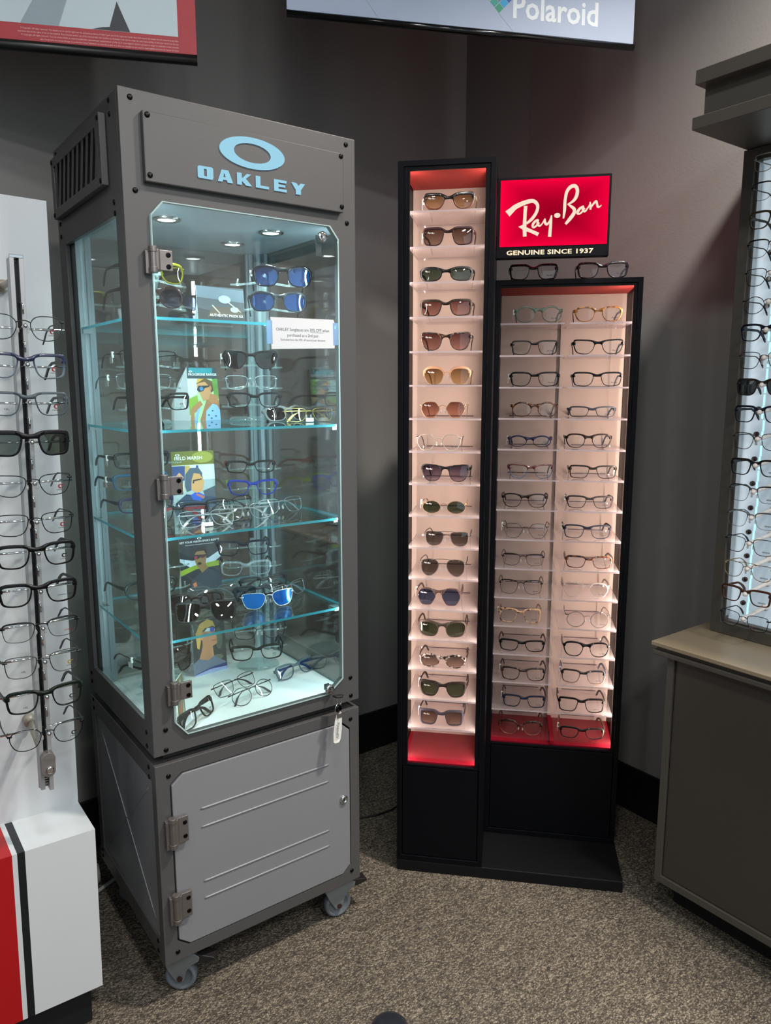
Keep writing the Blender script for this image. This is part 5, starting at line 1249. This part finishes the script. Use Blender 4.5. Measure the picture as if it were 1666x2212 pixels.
k = MB(); k.box(-0.004, XE + .02, -0.018, YW, 0.7260, 0.7400); k.build('counter_lip', M_taupe, rc, bevel=0.003)
f = MB(); f.ring_y([(0.040, 0.7632), (XE, 0.7632), (XE, 1.974), (0.040, 1.974)], [(0.068, 0.795), (XE - .03, 0.795), (XE - .03, 1.955), (0.068, 1.955)], 0.174, 0.214)
f.box(0.040, 0.055, 0.214, YW, 0.7632, 1.974); f.box(XE - .015, XE, 0.214, YW, 0.7632, 1.974)
f.build('board_frame', M_taupe, rc, bevel=0.0012)
k = MB(); k.ring_y([(0.066, 0.792), (XE - .028, 0.792), (XE - .028, 1.957), (0.066, 1.957)], [(0.0735, 0.800), (XE - .035, 0.800), (XE - .035, 1.948), (0.0735, 1.948)], 0.184, 0.205)
k.build('frame_bead', M_taupe, rc, bevel=0.001)
brd = MB().box(0.064, XE - .026, 0.210, 0.222, 0.790, 1.958).build('lit_board', pbr('lit_board', '#b4c0c8', 0.45, 0, 0.02, 4, emit=0.48, ec=lin('#b8ccdc')), rc)
seg = MB()  # staggered glowing segments imitate a light's reflection in the wavy board
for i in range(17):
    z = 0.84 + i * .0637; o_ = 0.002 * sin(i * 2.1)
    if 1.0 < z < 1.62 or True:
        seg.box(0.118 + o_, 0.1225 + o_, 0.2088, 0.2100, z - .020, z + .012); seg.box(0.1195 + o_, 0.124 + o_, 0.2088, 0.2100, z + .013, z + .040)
seg.build('painted_reflection', emis('painted_reflection_cyan', lin('#b8f4ff'), 1.2), brd)
k = MB(); k.box(0.044, XE + .06, -0.059, YW, 1.9754, 2.0020); k.build('crown_shelf', M_taupe, rc, bevel=0.0015)
MB().box(0.054, XE + .04, -0.030, YW, 2.0020, 2.0690).build('crown_frieze', M_taupe, rc)
MB().box(0.046, XE + .06, -0.059, YW, 2.0690, 2.1000).build('crown_top', M_taupe, rc, bevel=0.0015)
h = MB().box(0.0736, 0.0752, 0.186, 0.206, 0.81, 1.94).build('led_strip', M_steel, rc)
ld = bpy.data.lights.new('led', 'AREA'); ld.shape = 'RECTANGLE'; ld.size = 0.010; ld.size_y = 1.12; ld.energy = 0.10; ld.color = (1.0, 0.95, 0.88)
o = bpy.data.objects.new('led', ld); col.objects.link(o); o.parent = h; o.matrix_basis = T(0.0762, 0.194, 1.375) @ RZ(-PI / 2 + .25) @ RX(PI / 2)
M_ball = pbr('cream_peg', '#ece4dc', 0.4)
GC = 'frames on the backlit board of the taupe cabinet'
CG = [('rect', 'wire', wire('#a8a49c'), 'thin pale wire frame'), ('rect', 'half', pl('#2c2c30', .3), 'dark grey heavy-browed frame'), ('rect', 'plastic', pl('#3a3222', .3), 'olive brown frame'),
      ('rect', 'half', wire('#16171a'), 'black half rim frame'), ('rect', 'wire', wire('#0e0f12'), 'black metal frame with blue-black top'), ('round', 'wire', wire('#141416'), 'thin black wire round frame'),
      ('rect', 'plastic', pl('#141a30', .3), 'navy black frame'), ('rect', 'wire', wire('#3c2c26'), 'brown wire frame'), ('square', 'plastic', pl('#2a2420', .35), 'dark brown sunglasses'),
      ('square', 'plastic', pl('#161c30', .3), 'black and blue frame'), ('rect', 'wire', wire('#3a2e2a'), 'bronze wire frame'), ('square', 'plastic', pl('#1c1a1e', .3), 'charcoal plastic frame'),
      ('rect', 'half', wire('#44464a'), 'grey half rim frame'), ('rect', 'half', wire('#77797c'), 'silver half rim frame'), ('rect', 'wire', wire('#26282c'), 'dark gunmetal rectangular frame'),
      ('navig', 'wire', wire('#a8906c'), 'pale gold double bridge frame'), ('square', 'plastic', HONEY if False else pl('#5a3222', .3), 'reddish brown frame'), ('rect', 'wire', wire('#202226'), 'black wire square frame')]
for i, (sh, sty, fm, ds) in enumerate(CG):
    z = 0.840 + 0.0637 * (17 - i)
    s = (ds == 'dark brown sunglasses')
    eyewear(FC @ T(.165, .104, z - .0265), '%s, %s from the top of the backlit board' % (ds, ORD[i]), sh, .128, .041, sty, fm, None, 'dark' if s else None, prnt=None if s or i < 6 else 'g', group=GC, gap=.017, brow=(sh == 'navig'), t=.0028, tlen=.100, ptag=False)
    pg = MB(); pg.lathe([(.0001, -.0065), (.004, -.0055), (.0065, 0), (.0055, .004), (.0050, .010), (.0050, .100), (.0095, .104), (.0095, .106)], 16, axis='y', o=(0.1655, 0.103, z))
    pg.v = [(x, y, zz + (y - .103) * .10) for x, y, zz in pg.v]
    pg.build('peg', M_ball, rc, True)
    MB().cyl((0.1085, 0.2035, z - .002 + .012 * (i / 17)), (0.1085, 0.2098, z - .002 + .012 * (i / 17)), 0.0064, n=16).build('magnet', pbr('dark_magnet', '#24110e', 0.4), rc, True)

# ================================================================== hanging banners
ANG = math.atan2(-.418, .908)
FB = T(1.387, 1.553, 2.2935) @ RZ(ANG)
bn = thing('banner', FB, 'pale blue-grey hanging banner with white lettering and a coloured diamond, above the black display', 'banner')
bs = MB(); nx = 24
vs = []; 
for i in range(nx + 1):
    for j in range(2):
        x = -0.436 + .916 * i / nx; vs.append((x, 0.004 * sin(i * .9), 0.010 + j * .70))
bs.add(vs, [(2 * i, 2 * i + 2, 2 * i + 3, 2 * i + 1) for i in range(nx)])
sheet = MB().box(-0.436, 0.480, -0.0008, 0.0008, 0.010, 0.745).build('banner_sheet', pbr('banner_blue_grey', '#a6b4cc', 0.6, 0, 0.10, 5), bn)
br = MB(); br.lathe([(.0001, -.4365), (.0085, -.4365), (.0085, .4815), (.0001, .4815)], 14, axis='x', o=(0, 0, 0.0065)); br.build('banner_bar', pbr('gloss_black_bar', '#08090b', 0.12), bn, True)
bt = MB(); text(bt, 'Polaroid', 0.079, 0.137, -0.0012, 0.0490, bold=0.0016, align='LEFT', sx=0.905); bt.build('banner_lettering', pbr('banner_white', '#dfe7ec', 0.6), sheet, fix=False)
c0x, c0z, hd = 0.103, 0.093, 0.0385
CC = ['#c8385a', '#7a4f9c', '#3064b8', '#d87a44', '#7c8088', '#3aa4d8', '#e8c860', '#4aa49a', '#3f9a76']
for r_ in range(3):
    for q in range(3):
        cx = c0x + (q - r_) * hd / 3; cz = c0z + hd * 2 / 3 - (q + r_) * hd / 3; e = hd / 3 * .90
        m = MB(); poly(m, [(cx, cz - e), (cx + e, cz), (cx, cz + e), (cx - e, cz)], -0.0012); m.build('logo_tile', pbr('tile_' + CC[r_ * 3 + q].strip('#'), CC[r_ * 3 + q], 0.6), sheet, fix=False)
m = MB()
poly(m, [(-.2510, .065), (-.2500, .065), (-.2100, .0165), (-.2110, .0165)], -0.0011); poly(m, [(.1010, .056), (.1020, .056), (.1420, .0165), (.1410, .0165)], -0.0011); m.build('banner_line', pbr('banner_grey_line', '#8b93a2', 0.6), sheet, fix=False)
for x in (-.40, .44): MB().cyl((x, 0, 0.744), (x, 0, CEIL_Z - 2.2935), 0.001, n=6).build('hanging_wire', M_steel, bn)
FL = T(0.577, 1.869, 2.146) @ RZ(ANG)
bn = thing('banner', FL, 'red bordered hanging photo banner with a black bottom bar at the upper left', 'banner')
sheet = MB().box(-0.70, 0.2175, -0.0008, 0.0008, 0.012, 0.88).build('banner_sheet', pbr('banner_red', '#b9434a', 0.6), bn)
MB().box(-0.66, 0.1770, -0.0012, -0.0008, 0.058, 0.84).build('photo_area', pbr('photo_pale_cloth', '#cfe0e6', 0.6, 0, 0.10, 7), sheet)
m = MB(); poly(m, [(-.010, .0585), (.012, .064), (.028, .066), (.036, .090), (.046, .120), (.056, .096), (.072, .0585)], -0.0015); m.build('photo_shape', pbr('photo_dark_cloth', '#46484e', 0.6, 0, 0.2, 90), sheet, fix=False)
m = MB(); poly(m, [(-.16, .0585), (-.10, .16), (-.06, .30), (-.02, .30), (-.05, .14), (-.08, .0585)], -0.0014); m.build('photo_fold', pbr('photo_fold', '#9fb0b8', 0.6, 0, 0.1, 30), sheet, fix=False)
m = MB()
for i, s in enumerate(('© Copyright. All rights reserved. This display and all relative rights are the exclusive property of Safilo S.p.A. and of the legitimate holder that shall require the return of such material at any time.',
                       'expiration date of the rights of use on the material. Reproduction and/or use of the material after the deadline are forbidden and shall be under the sole responsibility of whoever carries out the act.',
                       '© Copyright. All rights reserved. Tous les droits relatifs au matériel publicitaire appartiennent exclusivement à Safilo S.p.A. et au légitime titulaire qui peut en exiger la restitution à tout moment.',
                       'date d\'expiration des droits d\'image. La production et/ou l\'utilisation du matériel au-delà de la date est interdite et sera sous la responsabilité exclusive de l\'auteur de l\'acte.')):
    text(m, s, 0.0050, 0.1780, -0.0011, 0.0470 - i * .0068, align='RIGHT', sx=0.86)
m.build('banner_small_print', pbr('small_print', '#eec8c4', 0.6), sheet, fix=False)
br = MB(); br.lathe([(.0001, -.70), (.0115, -.70), (.0115, .2180), (.0001, .2180)], 14, axis='x', o=(0, 0, 0.0115)); br.build('banner_bar', pbr('satin_black_bar', '#0a0a0c', 0.35), bn, True)
for x in (-.62, .16): MB().cyl((x, 0, 0.879), (x, 0, CEIL_Z - 2.146), 0.001, n=6).build('hanging_wire', M_steel, bn)

# ================================================================== small things on the floor
cdm = MB(); cdm.tube([(1.02, 2.02, .0035), (1.10, 1.975, .0035), (1.20, 1.935, .0035), (1.29, 1.888, .0035), (1.34, 1.868, .0035), (1.40, 1.862, .0035), (1.46, 1.875, .0035), (1.52, 1.90, .0035)], 0.0032, 8)
cord = cdm.build('black_cable', pbr('black_cord', '#101012', 0.5), None, True); tag(cord, 'thin black power cord on the carpet between the grey cabinet and black display', 'cord')
tb = thing('ribbed_container', T(0.425, 2.075, 0.0) @ RZ(-.10), 'small white ribbed container marked S on the carpet behind the white plinth', 'container')
m = MB(); m.lathe([(.0001, -.075), (.026, -.075), (.031, -.070), (.031, -.005), (.0335, 0), (.0335, .006), (.031, .010), (.0335, .015), (.0335, .021), (.030, .026), (.026, .034), (.0001, .036)], 24, axis='x', o=(0.045, 0, .0335))
tbo = m.build('container_body', pbr('off_white_plastic', '#a9aca2', 0.4), tb, True)
m = MB(); text(m, 'S', .020); m.xf(T(0.036, -0.0312, .026)); m.build('container_letter', M_ink, tbo, fix=False)
wc = MB(); wc.tube([(0.36, 1.985, .006), (0.44, 2.00, .006), (0.50, 2.03, .006), (0.56, 2.06, .006), (0.62, 2.08, .006)], 0.0055, 8)
tag(wc.build('white_cable', pbr('white_cable', '#a4a8a2', 0.5), None, True), 'thick white cable lying on the carpet under the back of the grey cabinet', 'cable')
pw = thing('power_strip', T(0.46, 2.17, 0.0) @ RZ(.2), 'small white power strip on the carpet by the baseboard, behind the plinth', 'power strip')
MB().box(-.09, .06, -.018, .018, 0.0, .028).build('strip_body', M_white, pw, bevel=.003)
MB().box(-.02, .018, -.014, .014, .0282, .055).build('plug', M_darkplastic, pw, bevel=.002)
sh = thing('shoe', T(0.828, 1.110, 0.0) @ RZ(-.70), 'dark blue-black shoe toe just showing at the bottom edge of the photo', 'shoe')
m = MB(); N_ = 20
rows = []
for (y, wd, h) in ((0.098, .004, .018), (0.092, .024, .030), (0.076, .038, .040), (0.050, .046, .046), (0.010, .048, .052), (-.06, .042, .066), (-.12, .036, .085), (-.17, .034, .090), (-.185, .020, .085)):
    rows.append([(wd * cos(PI * k_ / 10), y, .012 + (h - .012) * sin(PI * k_ / 10) ** .8) for k_ in range(11)])
vs = [p for r_ in rows for p in r_]
fs = [(i * 11 + k_, i * 11 + k_ + 1, i * 11 + 12 + k_, i * 11 + 11 + k_) for i in range(len(rows) - 1) for k_ in range(10)] + [tuple(range(11)), tuple(range((len(rows) - 1) * 11, len(rows) * 11))]
m.add(vs, fs); m.build('shoe_upper', pbr('dark_leather', '#23252e', 0.35, 0, 0.1, 200), sh, True)
m = MB(); m.prism_z([(r_[0][0] + .002, r_[0][1]) for r_ in rows] + [(-r_[0][0] - .002, r_[0][1]) for r_ in reversed(rows)], 0.0, .0125); m.build('sole', M_darkplastic, sh, bevel=.002)
